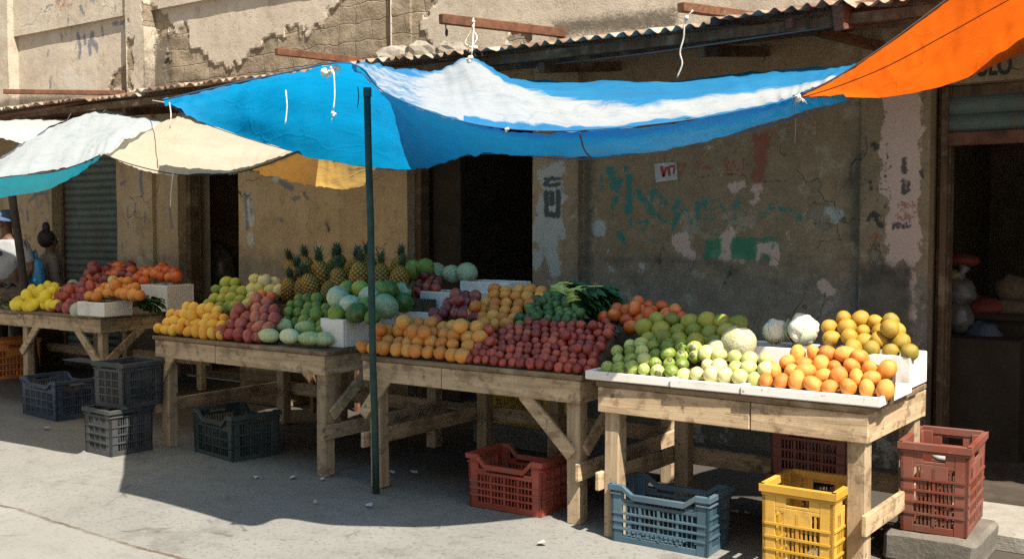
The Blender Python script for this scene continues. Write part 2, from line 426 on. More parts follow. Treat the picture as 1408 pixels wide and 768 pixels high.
def concrete(name, a, b):
    m = Mat(name)
    n = m.noise(5, 6, 0.65); f = m.noise(60, 3, 0.6)
    c = m.ramp(n, (0.3, a), (0.7, b))
    c = m.mix(m.math('MULTIPLY', m.sstep(f, 0.58, 0.7), 0.5), c, tuple(x * 0.5 for x in a))
    return m.bsdf(c, 0.9, m.bump(m.math('ADD', n, m.math('MULTIPLY', f, 0.3)), 0.6, 0.015), 0.2)
M_CONC = concrete('step_concrete', (0.22, 0.205, 0.175), (0.33, 0.31, 0.27))
M_CONC_D = concrete('grimy_concrete', (0.09, 0.082, 0.068), (0.19, 0.175, 0.15))
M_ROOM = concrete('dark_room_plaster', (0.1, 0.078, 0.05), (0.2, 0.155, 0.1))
M_SHADEWOOD = concrete('shade_dark_wood', (0.022, 0.016, 0.011), (0.04, 0.03, 0.02))  # wood coloured near black to carry the shade indoors
M_ROCK = concrete('broken_render', (0.15, 0.135, 0.11), (0.3, 0.275, 0.23))
M_CONC_B = concrete('dark_threshold', (0.035, 0.028, 0.022), (0.075, 0.06, 0.045))  # threshold colour darkened to put shade past the sunlit step

def tin():
    m = Mat('rusted_roof_tin')
    v = m.scaled(m.obj(), (6, 1.4, 1))
    n = m.noise(1.0, 6, 0.7, v); f = m.noise(22, 4, 0.6)
    c = m.ramp(n, (0.32, (0.09, 0.045, 0.027)), (0.47, (0.2, 0.125, 0.08)), (0.58, (0.34, 0.29, 0.23)), (0.75, (0.42, 0.38, 0.32)))
    c = m.mix(m.math('MULTIPLY', m.sstep(f, 0.55, 0.7), 0.6), c, (0.14, 0.07, 0.04))
    return m.bsdf(c, 0.65, m.bump(f, 0.3, 0.004), 0.4, Metallic=0.2)
M_TIN = tin()

def shutter_mat():
    m = Mat('shutter_steel')
    n = m.noise(4, 6, 0.65); s = m.noise(1, 4, 0.6, m.scaled(m.obj(), (10, 10, 1.2)))
    c = m.ramp(n, (0.3, (0.06, 0.085, 0.075)), (0.7, (0.11, 0.14, 0.125)))
    c = m.mix(m.math('MULTIPLY', m.sstep(s, 0.52, 0.7), 0.55), c, (0.12, 0.085, 0.055))
    return m.bsdf(c, 0.6, m.bump(n, 0.2, 0.004), 0.35, Metallic=0.15)
M_SHUT = shutter_mat()

def fruit(name, stops, rough=0.38, spot=None, spot_amt=0.4, bump=0.15, bscale=60, stripes=False, nsc=3.0, hue=0.5):
    """skin colour drifts from fruit to fruit (object random) and in patches over each skin; a dark stalk scar at one pole"""
    m = Mat(name)
    v = m.objrnd()
    n = m.noise(nsc, 4, 0.6, v); f = m.noise(max(14, bscale * .3), 3, 0.6, v)
    if stripes:
        n = m.noise(1.0, 3, 0.6, m.scaled(v, (nsc * 4, nsc * 4, nsc * 0.55)))
    n2 = m.math('ADD', m.math('MULTIPLY', m.math('SUBTRACT', n, 0.5), 1.7), 0.5)
    k = m.math('ADD', m.math('MULTIPLY', n2, 1 - hue), m.math('MULTIPLY', m.rnd(), hue))
    c = m.ramp(k, *stops)
    mean = [sum(t[1][q] for t in stops) / len(stops) for q in range(3)]
    if spot is not None:
        c = m.mix(m.math('MULTIPLY', m.sstep(m.noise(7.5, 5, 0.72, v), 0.55, 0.66), min(1, spot_amt * 1.5)), c, spot)
    c = m.mix(m.math('MULTIPLY', m.sstep(m.noise(16, 3, 0.7, v), 0.6, 0.7), 0.3), c, tuple(x * 0.5 for x in mean))
    z = m.n('SeparateXYZ', {0: m.obj()}).outputs[2]
    zz = m.math('ADD', z, m.math('MULTIPLY', m.math('SUBTRACT', f, 0.5), 0.03))
    c = m.mix(m.math('MULTIPLY', m.sstep(zz, 0.36, 0.47), 0.35), c, tuple(x * 0.7 + y * 0.3 for x, y in zip(mean, (0.2, 0.24, 0.04))))
    c = m.mix(m.math('MULTIPLY', m.sstep(zz, 0.462, 0.476), 0.85), c, (0.06, 0.045, 0.02))
    return m.bsdf(c, m.ramp(n, (0.3, rough), (0.8, min(1, rough + 0.2))), m.bump(f, min(1, bump * 1.1), 0.01), 0.5)
M_FR = dict(
    orange=fruit('orange_peel', ((0.25, (0.5, 0.15, 0.025)), (0.5, (0.63, 0.24, 0.04)), (0.75, (0.7, 0.34, 0.07))), 0.42, (0.5, 0.3, 0.03), 0.3, 0.3, 130),
    mango=fruit('yellow_mango', ((0.25, (0.66, 0.3, 0.025)), (0.5, (0.74, 0.41, 0.035)), (0.75, (0.72, 0.48, 0.07))), 0.4, (0.6, 0.25, 0.02), 0.35),
    lemon=fruit('lemon_skin', ((0.25, (0.72, 0.5, 0.02)), (0.6, (0.85, 0.66, 0.04))), 0.4, (0.5, 0.42, 0.03), 0.3, 0.3, 120),
    plum=fruit('red_plum', ((0.2, (0.15, 0.016, 0.016)), (0.5, (0.3, 0.034, 0.024)), (0.8, (0.44, 0.1, 0.05))), 0.3, (0.5, 0.22, 0.16), 0.3),
    dplum=fruit('dark_plum', ((0.2, (0.1, 0.012, 0.02)), (0.5, (0.2, 0.028, 0.03)), (0.8, (0.34, 0.08, 0.06))), 0.32, (0.34, 0.17, 0.14), 0.35),
    peach=fruit('red_mango', ((0.2, (0.2, 0.03, 0.03)), (0.5, (0.34, 0.07, 0.05)), (0.8, (0.55, 0.2, 0.12))), 0.36, (0.5, 0.3, 0.2), 0.4),
    tomato=fruit('tomato_skin', ((0.25, (0.5, 0.08, 0.02)), (0.5, (0.64, 0.14, 0.03)), (0.8, (0.7, 0.24, 0.05))), 0.3, (0.6, 0.2, 0.05), 0.3),
    gmango=fruit('green_mango', ((0.25, (0.1, 0.18, 0.02)), (0.5, (0.2, 0.28, 0.03)), (0.8, (0.36, 0.36, 0.05))), 0.4, (0.4, 0.28, 0.06), 0.4),
    greenor=fruit('green_orange_peel', ((0.25, (0.13, 0.18, 0.02)), (0.5, (0.24, 0.27, 0.03)), (0.8, (0.36, 0.32, 0.04))), 0.4, (0.5, 0.3, 0.06), 0.45, 0.3, 120),
    lime=fruit('striped_lime', ((0.3, (0.12, 0.18, 0.02)), (0.5, (0.24, 0.31, 0.05)), (0.7, (0.48, 0.52, 0.2))), 0.35, None, 0, 0.15, 60, True),
    dlime=fruit('dark_lime', ((0.25, (0.018, 0.048, 0.011)), (0.5, (0.045, 0.1, 0.02)), (0.8, (0.11, 0.19, 0.045))), 0.28, (0.16, 0.28, 0.08), 0.4),
    glime=fruit('green_avocado', ((0.25, (0.04, 0.1, 0.015)), (0.5, (0.1, 0.18, 0.025)), (0.8, (0.2, 0.28, 0.05))), 0.35, (0.3, 0.38, 0.12), 0.4),
    guava=fruit('pale_guava', ((0.25, (0.36, 0.4, 0.11)), (0.5, (0.5, 0.49, 0.2)), (0.8, (0.62, 0.56, 0.3))), 0.4, (0.6, 0.4, 0.12), 0.35, 0.2),
    custard=fruit('custard_apple', ((0.25, (0.44, 0.45, 0.14)), (0.5, (0.6, 0.57, 0.24)), (0.8, (0.74, 0.67, 0.38))), 0.5, (0.35, 0.3, 0.12), 0.4, 0.8, 20),
    yorange=fruit('yellow_orange_peel', ((0.25, (0.22, 0.18, 0.02)), (0.5, (0.4, 0.22, 0.02)), (0.8, (0.47, 0.27, 0.03))), 0.42, (0.25, 0.24, 0.03), 0.4, 0.3, 120),
    melon=fruit('pale_melon', ((0.25, (0.22, 0.33, 0.13)), (0.5, (0.44, 0.5, 0.27)), (0.75, (0.62, 0.63, 0.42))), 0.45, (0.36, 0.46, 0.22), 0.4, 0.2, 60, True, 2.4),
    cabbage=fruit('pale_cabbage', ((0.25, (0.24, 0.33, 0.18)), (0.5, (0.42, 0.5, 0.34)), (0.8, (0.62, 0.65, 0.5))), 0.5, (0.6, 0.64, 0.48), 0.4, 0.6, 30, True, 1.7),
    gmelon=fruit('netted_melon', ((0.25, (0.4, 0.36, 0.18)), (0.5, (0.46, 0.45, 0.3)), (0.8, (0.52, 0.5, 0.42))), 0.55, (0.42, 0.44, 0.16), 0.5, 0.6, 40),
    cauli=fruit('cauliflower', ((0.25, (0.42, 0.42, 0.3)), (0.6, (0.56, 0.55, 0.45))), 0.6, (0.5, 0.48, 0.3), 0.4, 0.9, 40),
)
def simple(name, stops, rough=0.6, sc=20, bump=0.3):
    m = Mat(name); n = m.noise(sc, 4, 0.6, m.objrnd())
    return m.bsdf(m.ramp(n, *stops), rough, m.bump(n, bump, 0.006), 0.35)
M_LEAF = simple('dark_leaf', ((0.3, (0.012, 0.045, 0.012)), (0.7, (0.05, 0.12, 0.03))), 0.45)
M_STEM = simple('pale_stem', ((0.3, (0.3, 0.4, 0.08)), (0.7, (0.55, 0.6, 0.2))), 0.5)
M_CROWN = simple('pineapple_leaf', ((0.3, (0.035, 0.075, 0.04)), (0.7, (0.11, 0.17, 0.1))), 0.5)
M_GREYLEAF = simple('wilted_greens', ((0.3, (0.03, 0.035, 0.03)), (0.7, (0.12, 0.13, 0.11))), 0.7)
M_LEEK = simple('pale_leafy_greens', ((0.3, (0.14, 0.24, 0.06)), (0.7, (0.36, 0.46, 0.16))), 0.6)
def pine_mat():
    m = Mat('pineapple_skin')
    v = m.n('TexVoronoi', {'Vector': m.obj(), 'Scale': 48.0}).outputs[0]
    k = m.math('ADD', m.math('MULTIPLY', m.noise(5, 3, 0.5, m.objrnd()), 0.6), m.math('MULTIPLY', m.rnd(), 0.4))
    c = m.ramp(k, (0.25, (0.26, 0.2, 0.04)), (0.5, (0.5, 0.27, 0.04)), (0.8, (0.6, 0.34, 0.06)))
    c = m.mix(m.sstep(m.math('ADD', m.attr('groove'), m.math('MULTIPLY', m.math('SUBTRACT', v, .35), .5)), 0.28, 0.85), c, (0.06, 0.038, 0.015))
    return m.bsdf(c, 0.55, m.bump(v, 0.3, 0.004), 0.3)
M_PINE = pine_mat()
M_PAPER = simple('grubby_paper', ((0.3, (0.3, 0.3, 0.285)), (0.7, (0.5, 0.5, 0.48))), 0.8)
M_BAG = simple('cloudy_plastic_bag', ((0.3, (0.045, 0.046, 0.044)), (0.7, (0.13, 0.128, 0.12))), 0.3, 14, 0.9)
M_BAGBLUE = simple('blue_plastic_bag', ((0.3, (0.02, 0.16, 0.32)), (0.7, (0.05, 0.26, 0.45))), 0.35, 14, 0.8)
M_BAGBROWN = simple('brown_sacking', ((0.3, (0.06, 0.042, 0.025)), (0.7, (0.12, 0.088, 0.052))), 0.85, 40, 0.7)
M_REDCLOTH = simple('red_cloth', ((0.3, (0.07, 0.012, 0.009)), (0.7, (0.13, 0.025, 0.015))), 0.8, 12, 0.8)
M_SKIN = simple('brown_skin', ((0.3, (0.1, 0.05, 0.03)), (0.7, (0.14, 0.072, 0.045))), 0.5, 15, 0.05)
M_SHIRT = simple('white_cotton', ((0.3, (0.24, 0.25, 0.26)), (0.7, (0.33, 0.34, 0.35))), 0.9, 9, 0.7)
M_DARKCLOTH = simple('dark_cloth', ((0.3, (0.03, 0.026, 0.024)), (0.7, (0.055, 0.048, 0.044))), 0.9, 9, 0.7)
M_JACKET = simple('grey_brown_cloth', ((0.3, (0.1, 0.085, 0.07)), (0.7, (0.18, 0.155, 0.13))), 0.9, 9, 0.8)
M_CAP = simple('denim_cap', ((0.3, (0.03, 0.055, 0.1)), (0.7, (0.06, 0.1, 0.17))), 0.9, 30, 0.5)
M_HAIR = simple('black_hair', ((0.3, (0.012, 0.01, 0.009)), (0.7, (0.03, 0.025, 0.022))), 0.6, 50, 0.6)
M_INKPAINT = Mat('black_sign_paint').bsdf((0.03, 0.028, 0.027), 0.8)
M_REDPAINT = Mat('faded_red_paint').bsdf((0.3, 0.05, 0.04), 0.8)
M_EYE = Mat('eye_white').bsdf((0.6, 0.58, 0.55), 0.3)
# ================================================================== ground
def grid_ground():
    xs = [-200, -60, -30] + [x * 0.5 for x in range(-40, 13)] + [12, 30, 60, 200]
    ys = [-200, -60, -20, -5] + [y * 0.5 for y in range(-2, 15)] + [7.26]
    mb = MB()
    vs = [(x, y, 0.0) for y in ys for x in xs]
    n = len(xs)
    fs = [(j * n + i, j * n + i + 1, (j + 1) * n + i + 1, (j + 1) * n + i) for j in range(len(ys) - 1) for i in range(n - 1)]
    mb.add(vs, fs)
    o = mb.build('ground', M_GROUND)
    tag(o, kind='structure')
    for v in o.data.vertices:
        if abs(v.co.x) < 25 and -1.5 < v.co.y < 7.1:
            v.co.z += 0.012 * mnoise.noise(v.co * 0.6)
    return o
grid_ground()

# ================================================================== the market building
WY = 7.2                                   # plane of the lower facade
bld = empty('market_building', (-6, WY, 0), 0, 'long old market building with peeling cream plaster, shop doorways and rusty tin eave', 'building')

def W(px, py, y=WY):
    p = on_y(px, py, y); return (p.x, p.z)
def zc(sc, ox, oy):
    """pixel of an enlarged crop -> photograph pixel"""
    return lambda x, y: (ox + x / sc, oy + y / sc)

PAINT = {a: [] for a in WALL_ATTRS}
def stroke(a, pts, wpx, z=None, dep=8.5):
    q = [W(*(z(*p) if z else p)) for p in pts]
    PAINT[a].append(('s', q, wpx * dep / F_PX / 2))
def patch(a, pts, z=None):
    PAINT[a].append(('p', [W(*(z(*p) if z else p)) for p in pts], 0))

z1 = zc(3, 0, 0); z2 = zc(3, 352, 0); z5 = zc(3, 0, 230); z7 = zc(3, 704, 230); z8 = zc(3, 1056, 230)
zt = zc(3.839, 800, 200); zr = zc(2.846, 1180, 60)
# upper wall: fallen plaster, ghost lettering, grime along the roof
patch('loss', [(230, 20), (235, 33), (252, 40), (263, 63), (283, 73), (293, 88), (310, 93), (328, 85), (352, 68), (372, 50), (395, 43), (415, 47), (432, 40), (445, 27), (449, 17), (468, 0), (470, -60), (600, -60), (590, 0), (580, 27), (588, 62), (560, 75), (440, 112), (352, 112), (230, 124)])
patch('loss', [(190, 43), (194, 60), (194, 124), (153, 124), (155, 103), (163, 95), (177, 93), (182, 77), (185, 53)])
patch('loss', [(214, 10), (231, 20), (231, 60), (215, 56)])
patch('loss', [(700, 60), (720, 40), (735, 45), (730, 62)])
patch('grime', [(215, 55), (232, 50), (236, 112), (352, 102), (352, 128), (210, 128)])
patch('grime', [(352, 100), (440, 92), (530, 75), (600, 70), (600, 84), (352, 122)])
patch('grime', [(0, 150), (30, 132), (120, 132), (190, 120), (190, 160), (0, 170)])
patch('grime', [(760, 30), (930, 12), (930, 40), (760, 50)])
for pts, w in [([(180, 50), (182, 78)], 4), ([(196, 72), (210, 30), (235, 20)], 5), ([(300, 65), (296, 112)], 8), ([(345, 30), (362, 60)], 12), ([(390, 10), (420, 8)], 8),
               ([(320, 145), (330, 195)], 14), ([(345, 150), (352, 180)], 12), ([(380, 140), (378, 170), (396, 190)], 18), ([(330, 205), (326, 240)], 12), ([(365, 180), (372, 220)], 14), ([(398, 180), (400, 215)], 10),
               ([(250, 140), (256, 165)], 8), ([(270, 138), (274, 150)], 6), ([(520, 90), (522, 120)], 14), ([(524, 140), (528, 180)], 14), ([(532, 188), (530, 212)], 12), ([(420, 110), (424, 150)], 8),
               ([(470, 100), (520, 92)], 10), ([(28, 215), (30, 245)], 10), ([(200, 210), (195, 230)], 8), ([(208, 320), (208, 360)], 10), ([(490, 20), (495, 50)], 8)]:
    stroke('faded', pts, w / 3 * 1.6, z1, 12)
for pts in ([(250, 20), (268, 40), (285, 15), (300, 40), (318, 10)], [(245, 10), (275, 5)]):
    stroke('red', pts, 2.5, z1, 12)
patch('pale', [(90, 115), (80, 105), (95, 92), (125, 108), (130, 124), (92, 124)])
# left bay behind the people
for pts, w in [([(120, 140), (150, 110), (200, 105)], 14), ([(150, 130), (160, 170)], 12), ([(110, 180), (116, 220)], 16), ([(85, 175), (95, 190)], 12), ([(190, 120), (205, 150)], 14), ([(195, 215), (200, 240)], 12)]:
    stroke('faded', pts, w / 3, z5, 12)
for pts, w in [([(600, 20), (596, 60), (604, 110)], 20), ([(515, 70), (535, 60)], 12), ([(540, 160), (545, 240)], 10), ([(575, 150), (578, 200)], 9), ([(615, 190), (612, 220)], 14), ([(520, 310), (522, 350)], 9), ([(700, 170), (712, 250)], 14), ([(1010, 110), (1020, 250)], 18), ([(1030, 110), (1036, 200)], 10)]:
    stroke('faded', pts, w / 3, z5, 11)
patch('pale', [(1010, 120), (1040, 100), (1045, 240), (1015, 245)], z5); patch('pale', [(1020, 280), (1040, 270), (1040, 330), (1024, 325)], z5)
# bay between the first two doorways
for pts, w in [([(10, 10), (60, 30)], 30), ([(100, 60), (150, 90)], 24), ([(150, 130), (180, 125)], 16), ([(200, 110), (215, 130)], 14), ([(90, 210), (110, 220)], 14), ([(290, 230), (300, 260)], 12)]:
    stroke('ink' if w < 13 else 'faded', [(352 + x / 3, 230 + y / 3) for x, y in pts], w / 3, None, 10.5)
stroke('grime', [(352 + 296 / 3, 230 + 225 / 3), (352 + 298 / 3, 230 + 268 / 3)], 3, None, 10.5)
patch('pale', [(372, 236), (385, 235), (388, 246), (374, 248)])
# pier at the second doorway: pale render with a dark stencilled bottle shape
patch('pale', [(130, 20), (225, -10), (230, 200), (225, 270), (210, 330), (215, 430), (175, 460), (165, 350), (110, 300), (108, 240), (130, 210)], z7)
patch('pale', [(105, 360), (135, 350), (125, 410), (108, 412)], z7); patch('pale', [(248, 190), (275, 185), (272, 215), (252, 218)], z7)
for pts, w in [([(180, 45), (150, 70), (180, 78), (210, 70)], 16), ([(158, 105), (160, 195)], 26), ([(205, 100), (206, 200)], 24), ([(180, 110), (182, 150)], 26), ([(160, 195), (206, 198)], 24), ([(150, 50), (215, 48)], 12)]:
    stroke('ink', pts, w / 3, z7, 8.6)
# big stained bay: remains of painted lettering
for pts, w in [([(150, 130), (180, 225)], 46), ([(200, 190), (150, 215)], 40), ([(258, 170), (248, 335)], 44), ([(285, 240), (335, 290), (375, 355)], 30), ([(382, 240), (352, 335)], 22), ([(345, 330), (405, 370)], 20),
               ([(415, 240), (410, 320)], 14), ([(440, 285), (450, 330)], 16), ([(505, 300), (530, 300)], 26), ([(492, 330), (486, 435)], 22), ([(495, 395), (530, 345), (580, 405)], 18), ([(540, 320), (560, 350)], 16),
               ([(610, 305), (618, 385)], 24), ([(618, 385), (690, 380)], 18), ([(650, 300), (655, 375)], 18), ([(688, 290), (685, 375)], 14), ([(735, 310), (752, 390)], 12), ([(755, 395), (808, 392), (816, 300)], 10), ([(735, 340), (790, 320)], 10),
               ([(820, 280), (838, 330), (885, 368), (985, 358)], 12), ([(988, 305), (1000, 335)], 12), ([(1050, 330), (1110, 350)], 20), ([(1030, 380), (1052, 392)], 14), ([(1150, 372), (1152, 376)], 22),
               ([(305, 400), (345, 405), (326, 450)], 26), ([(262, 400), (258, 420)], 20), ([(200, 465), (215, 505)], 26), ([(440, 400), (470, 420)], 10), ([(100, 170), (120, 260)], 20), ([(180, 270), (160, 330)], 24), ([(236, 120), (240, 124)], 24), ([(565, 280), (575, 285)], 18), ([(600, 425), (622, 412)], 8), ([(375, 500), (385, 510)], 20)]:
    stroke('teal', pts, w / 3.839, zt)
patch('green', [(790, 482), (925, 485), (1036, 480), (1036, 508), (925, 506), (916, 600), (790, 604)], zt)
patch('green', [(650, 500), (738, 492), (742, 545), (720, 600), (640, 605), (655, 560)], zt)
for pts, w in [([(715, 460), (700, 480)], 10), ([(845, 425), (870, 440)], 10), ([(970, 580), (985, 600)], 24), ([(1008, 525), (1010, 530)], 20)]:
    stroke('green', pts, w / 3.839, zt)
for pl in ([(925, 510), (1030, 505), (1024, 612), (1012, 606), (1000, 575), (960, 570), (925, 600)], [(495, 480), (545, 470), (565, 540), (620, 570), (582, 596), (525, 552), (498, 550)], [(740, 490), (790, 440), (805, 470), (788, 490), (785, 598), (765, 598), (760, 550), (742, 545)],
           [(872, 220), (940, 206), (947, 350), (885, 352), (866, 290), (905, 260)], [(780, 214), (852, 188), (855, 208), (795, 240)], [(685, 560), (730, 550), (720, 575), (692, 590)], [(800, 575), (842, 570), (848, 605), (800, 605)], [(1085, 500), (1108, 492), (1110, 550)], [(1145, 625), (1165, 612), (1165, 640), (1148, 650)]):
    patch('pink', pl, zt)
for pl in ([(62, 420), (90, 392), (125, 425), (100, 460), (68, 462)], [(122, 548), (148, 545), (152, 600), (165, 660), (140, 660), (102, 615), (130, 590)], [(310, 630), (325, 628), (320, 650)], [(655, 15), (680, 10), (678, 25)]):
    patch('pale', pl, zt)
patch('red', [(898, -60), (1000, -60), (978, 80), (955, 200), (925, 205), (880, 180), (915, 120)], zt)
for pts, w in [([(515, 100), (550, 105), (520, 145)], 14), ([(615, 85), (620, 135)], 14), ([(620, 110), (680, 120)], 10), ([(760, 70), (765, 140)], 16), ([(790, 80), (830, 130)], 10), ([(850, 70), (850, 130)], 12), ([(870, 100), (900, 110)], 12), ([(740, 150), (870, 155)], 6)]:
    stroke('red', pts, w / 3.839, zt)
stroke('grime', [(485, 605), (720, 622), (800, 635)], 2.5, zt); stroke('grime', [(110, 600), (480, 605)], 1.0, zt)
patch('grime', [(10, 60), (62, 75), (55, 420), (45, 780), (8, 780)], zt)
stroke('ink', [(720, 400), (728, 415)], 1.5, zt); stroke('ink', [(785, 600), (790, 650), (735, 770)], 1.0, zt); stroke('ink', [(960, 195), (1080, 182)], 0.7, zt); stroke('ink', [(610, 165), (830, 150)], 0.8, zt)
patch('grime', [(785, 640), (832, 640), (820, 670), (790, 668)], zt)
patch('grime', [(340, -60), (400, -60), (395, 60), (375, 320), (330, 300), (325, 230), (350, 200), (330, 60)], z8)
patch('grime', [(320, 50), (350, 30), (380, 60), (375, 110), (330, 110)], z8)
patch('loss', [(180, 205), (232, 172), (262, 200), (240, 250), (182, 238)], z8); patch('pale', [(245, 172), (300, 178), (296, 215), (265, 218)], z8)
patch('pink', [(215, 480), (262, 510), (250, 522), (222, 500)], z8); patch('pink', [(80, 270), (98, 330), (90, 335)], z8)
# right pier: pinkish render, stencilled marks, red figures
patch('pink', [(480, -420), (640, -420), (632, 380), (612, 610), (600, 612), (592, 450), (560, 400), (520, 430), (492, 400), (500, 340), (485, 250), (505, 120), (488, 90)], z8)
for pts, w in [([(570, -30), (573, 25)], 20), ([(567, 52), (568, 108)], 14), ([(568, 52), (584, 62), (588, 95), (570, 112)], 12), ([(430, 60), (436, 90)], 14), ([(445, -90), (455, -82)], 26), ([(420, 215), (440, 190), (470, 200)], 16), ([(445, 195), (470, 240)], 22),
               ([(535, 232), (545, 246), (556, 232), (565, 246), (572, 230)], 9), ([(578, 228), (580, 248), (596, 240), (596, 228)], 9), ([(525, 240), (526, 252)], 6), ([(640, 20), (645, 40)], 12), ([(515, -5), (512, 5)], 12)]:
    stroke('ink', pts, w / 3, z8, 7.2)
def loop(cx, cy, rx, ry, n=14): return [(cx + rx * math.cos(2 * math.pi * k / n), cy + ry * math.sin(2 * math.pi * k / n)) for k in range(n + 1)]
for pts in (loop(562, 200, 18, 16), loop(562, 166, 15, 14), loop(594, 190, 18, 20), [(585, 172), (592, 150), (606, 160), (600, 180)], loop(448, 290, 9, 12)):
    stroke('red', pts, 3.0, z8, 7.2)
for pts in ([(498, -100), (503, -40), (492, -5), (494, 60), (512, 92), (514, 130), (490, 160), (496, 185), (484, 210), (486, 260), (508, 320), (506, 355), (460, 330)], [(455, 90), (470, 115), (458, 140)], [(455, 90), (500, 92)]):
    stroke('ink', pts, 0.8, z8, 7.2)
patch('loss', [(395, 370), (460, 360), (492, 380), (490, 410), (430, 420), (396, 400)], z8)
patch('grime', [(385, 395), (600, 410), (600, 760), (385, 760)], z8)

def seg_dist(X, Z, a, b):
    dx, dz = b[0] - a[0], b[1] - a[1]
    L = dx * dx + dz * dz + 1e-12
    t = np.clip(((X - a[0]) * dx + (Z - a[1]) * dz) / L, 0, 1)
    return np.hypot(X - a[0] - t * dx, Z - a[1] - t * dz)
def paint_field(attr, X, Z):
    out = np.full(X.shape, -0.3)
    for kind, pts, w in PAINT[attr]:
        xs = [p[0] for p in pts]; zs = [p[1] for p in pts]
        sel = (X > min(xs) - 0.35) & (X < max(xs) + 0.35) & (Z > min(zs) - 0.35) & (Z < max(zs) + 0.35)
        if not sel.any(): continue
        x, z = X[sel], Z[sel]
        d = np.full(x.shape, 9.0)
        edges = list(zip(pts, pts[1:])) + ([(pts[-1], pts[0])] if kind == 'p' else [])
        ins = np.zeros(x.shape, bool)
        for a, b in edges:
            d = np.minimum(d, seg_dist(x, z, a, b))
            if kind == 'p':
                c = (a[1] > z) != (b[1] > z)
                ins ^= c & (x < (b[0] - a[0]) * (z - a[1]) / (b[1] - a[1] + 1e-12) + a[0])
        val = np.where(ins, d, -d) if kind == 'p' else w - d
        out[sel] = np.maximum(out[sel], val)
    return np.clip(out, -0.3, 0.3)

def panel(name, x0, x1, z0, z1, y, step, mat, depth=0.12, rough=0.006, parent=bld, label=None, seed=0.0):
    """a stretch of rendered wall: fine grid facing the street, edges turned back by depth"""
    nx = max(2, int(round((x1 - x0) / step)) + 1); nz = max(2, int(round((z1 - z0) / step)) + 1)
    xs = np.linspace(x0, x1, nx); zs = np.linspace(z0, z1, nz)
    X, Z = np.meshgrid(xs, zs)
    f = {a: paint_field(a, X, Z) for a in WALL_ATTRS}
    for a, amp in (('loss', .11), ('pale', .05), ('pink', .05), ('teal', .02)):      # ragged edges
        g = f[a]; ii = np.argwhere(np.abs(g) < .14)
        for j, i in ii:
            g[j, i] += amp * (mnoise.fractal(Vector((xs[i] * 5.5, zs[j] * 5.5, 5.0 + len(a))), .7, 2.1, 5))
    t = np.clip((f['loss'] + 0.01) / 0.03, 0, 1)
    Y = np.full(X.shape, float(y))
    U = np.array([[mnoise.fractal(Vector((a * 1.4 + seed, b * 1.4, 3.1)), 0.8, 2.0, 4) for a in xs[::4]] for b in zs[::4]])
    U = np.repeat(np.repeat(U, 4, 0), 4, 1)[:nz, :nx]
    K = np.array([[mnoise.noise(Vector((a * 7 + seed, b * 9, 1.7))) for a in xs[::2]] for b in zs[::2]])
    K = np.repeat(np.repeat(K, 2, 0), 2, 1)[:nz, :nx]
    for A in (U, K):       # soften the block steps left by repeat()
        for _ in range(3):
            A[1:-1, 1:-1] = (A[1:-1, 1:-1] + A[:-2, 1:-1] + A[2:, 1:-1] + A[1:-1, :-2] + A[1:-1, 2:]) / 5
    Y = Y + U * rough + t * (0.018 + 0.02 * K)
    b = MB()
    verts = np.stack([X - bld.location.x, Y - bld.location.y, Z - bld.location.z], -1).reshape(-1, 3)
    idx = np.arange(nx * nz).reshape(nz, nx)
    faces = np.stack([idx[:-1, :-1], idx[:-1, 1:], idx[1:, 1:], idx[1:, :-1]], -1).reshape(-1, 4).tolist()
    border = list(idx[0, :]) + list(idx[1:, -1]) + list(idx[-1, -2::-1]) + list(idx[-2:0, 0])
    back = []
    vl = verts.tolist(); n0 = len(vl)
    for i in border: vl.append([vl[i][0], y + depth - bld.location.y, vl[i][2]])
    m = len(border)
    for k in range(m):
        faces.append([border[k], n0 + k, n0 + (k + 1) % m, border[(k + 1) % m]])
    me = bpy.data.meshes.new(name)
    me.from_pydata(vl, [], faces)
    for a in WALL_ATTRS:
        at = me.attributes.new(a, 'FLOAT', 'POINT')
        at.data.foreach_set('value', np.concatenate([f[a].ravel(), f[a].ravel()[border]]))
    me.update()
    o = link_mesh(name, me, mat, parent)
    if label: o['label'] = label
    return o

ZL = 3.02                                     # where the eave roof meets the wall
X_ = lambda px, y=WY: on_y(px, 300, y).x
xa, xb, xc, xd, xe, xf, xg, xh, xi, xj, xk = [X_(p) for p in (80, 166, 240, 256, 328, 560, 738, 800, 1185, 1280, 1288)]
HEAD = 2.62
# upper wall, ledge band and pilasters
panel('upper_wall', -15.0, 4.6, ZL, 6.4, WY, 0.03, M_PL_UP, 0.3, seed=2)
panel('ledge_band', -15.0, X_(505), 3.96, 6.4, WY - 0.05, 0.04, M_PL_UP, 0.06, seed=5)
for x0, x1, y, zb in ((-13.3, X_(30), WY - 0.13, ZL), (X_(191), X_(216), WY - 0.13, ZL), (X_(541), X_(566), WY - 0.03, ZL)):
    panel('pilaster', x0, x1, zb, 6.4, y, 0.025, M_PL_UP, 0.14, 0.01, seed=x0)
# lower wall
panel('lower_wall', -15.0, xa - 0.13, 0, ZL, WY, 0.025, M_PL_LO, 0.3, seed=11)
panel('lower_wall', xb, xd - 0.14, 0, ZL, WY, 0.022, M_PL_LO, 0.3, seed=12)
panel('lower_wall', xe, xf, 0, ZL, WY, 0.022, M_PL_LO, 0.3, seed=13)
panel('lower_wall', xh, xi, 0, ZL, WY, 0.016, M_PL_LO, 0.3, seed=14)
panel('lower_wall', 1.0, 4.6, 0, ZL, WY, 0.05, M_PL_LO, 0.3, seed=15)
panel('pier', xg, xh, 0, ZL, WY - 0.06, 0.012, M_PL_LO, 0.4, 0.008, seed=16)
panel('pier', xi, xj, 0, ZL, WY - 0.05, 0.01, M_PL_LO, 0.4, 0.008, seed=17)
panel('pier', xb, X_(215), 0, ZL, WY - 0.05, 0.02, M_PL_LO, 0.06, 0.008, seed=18)
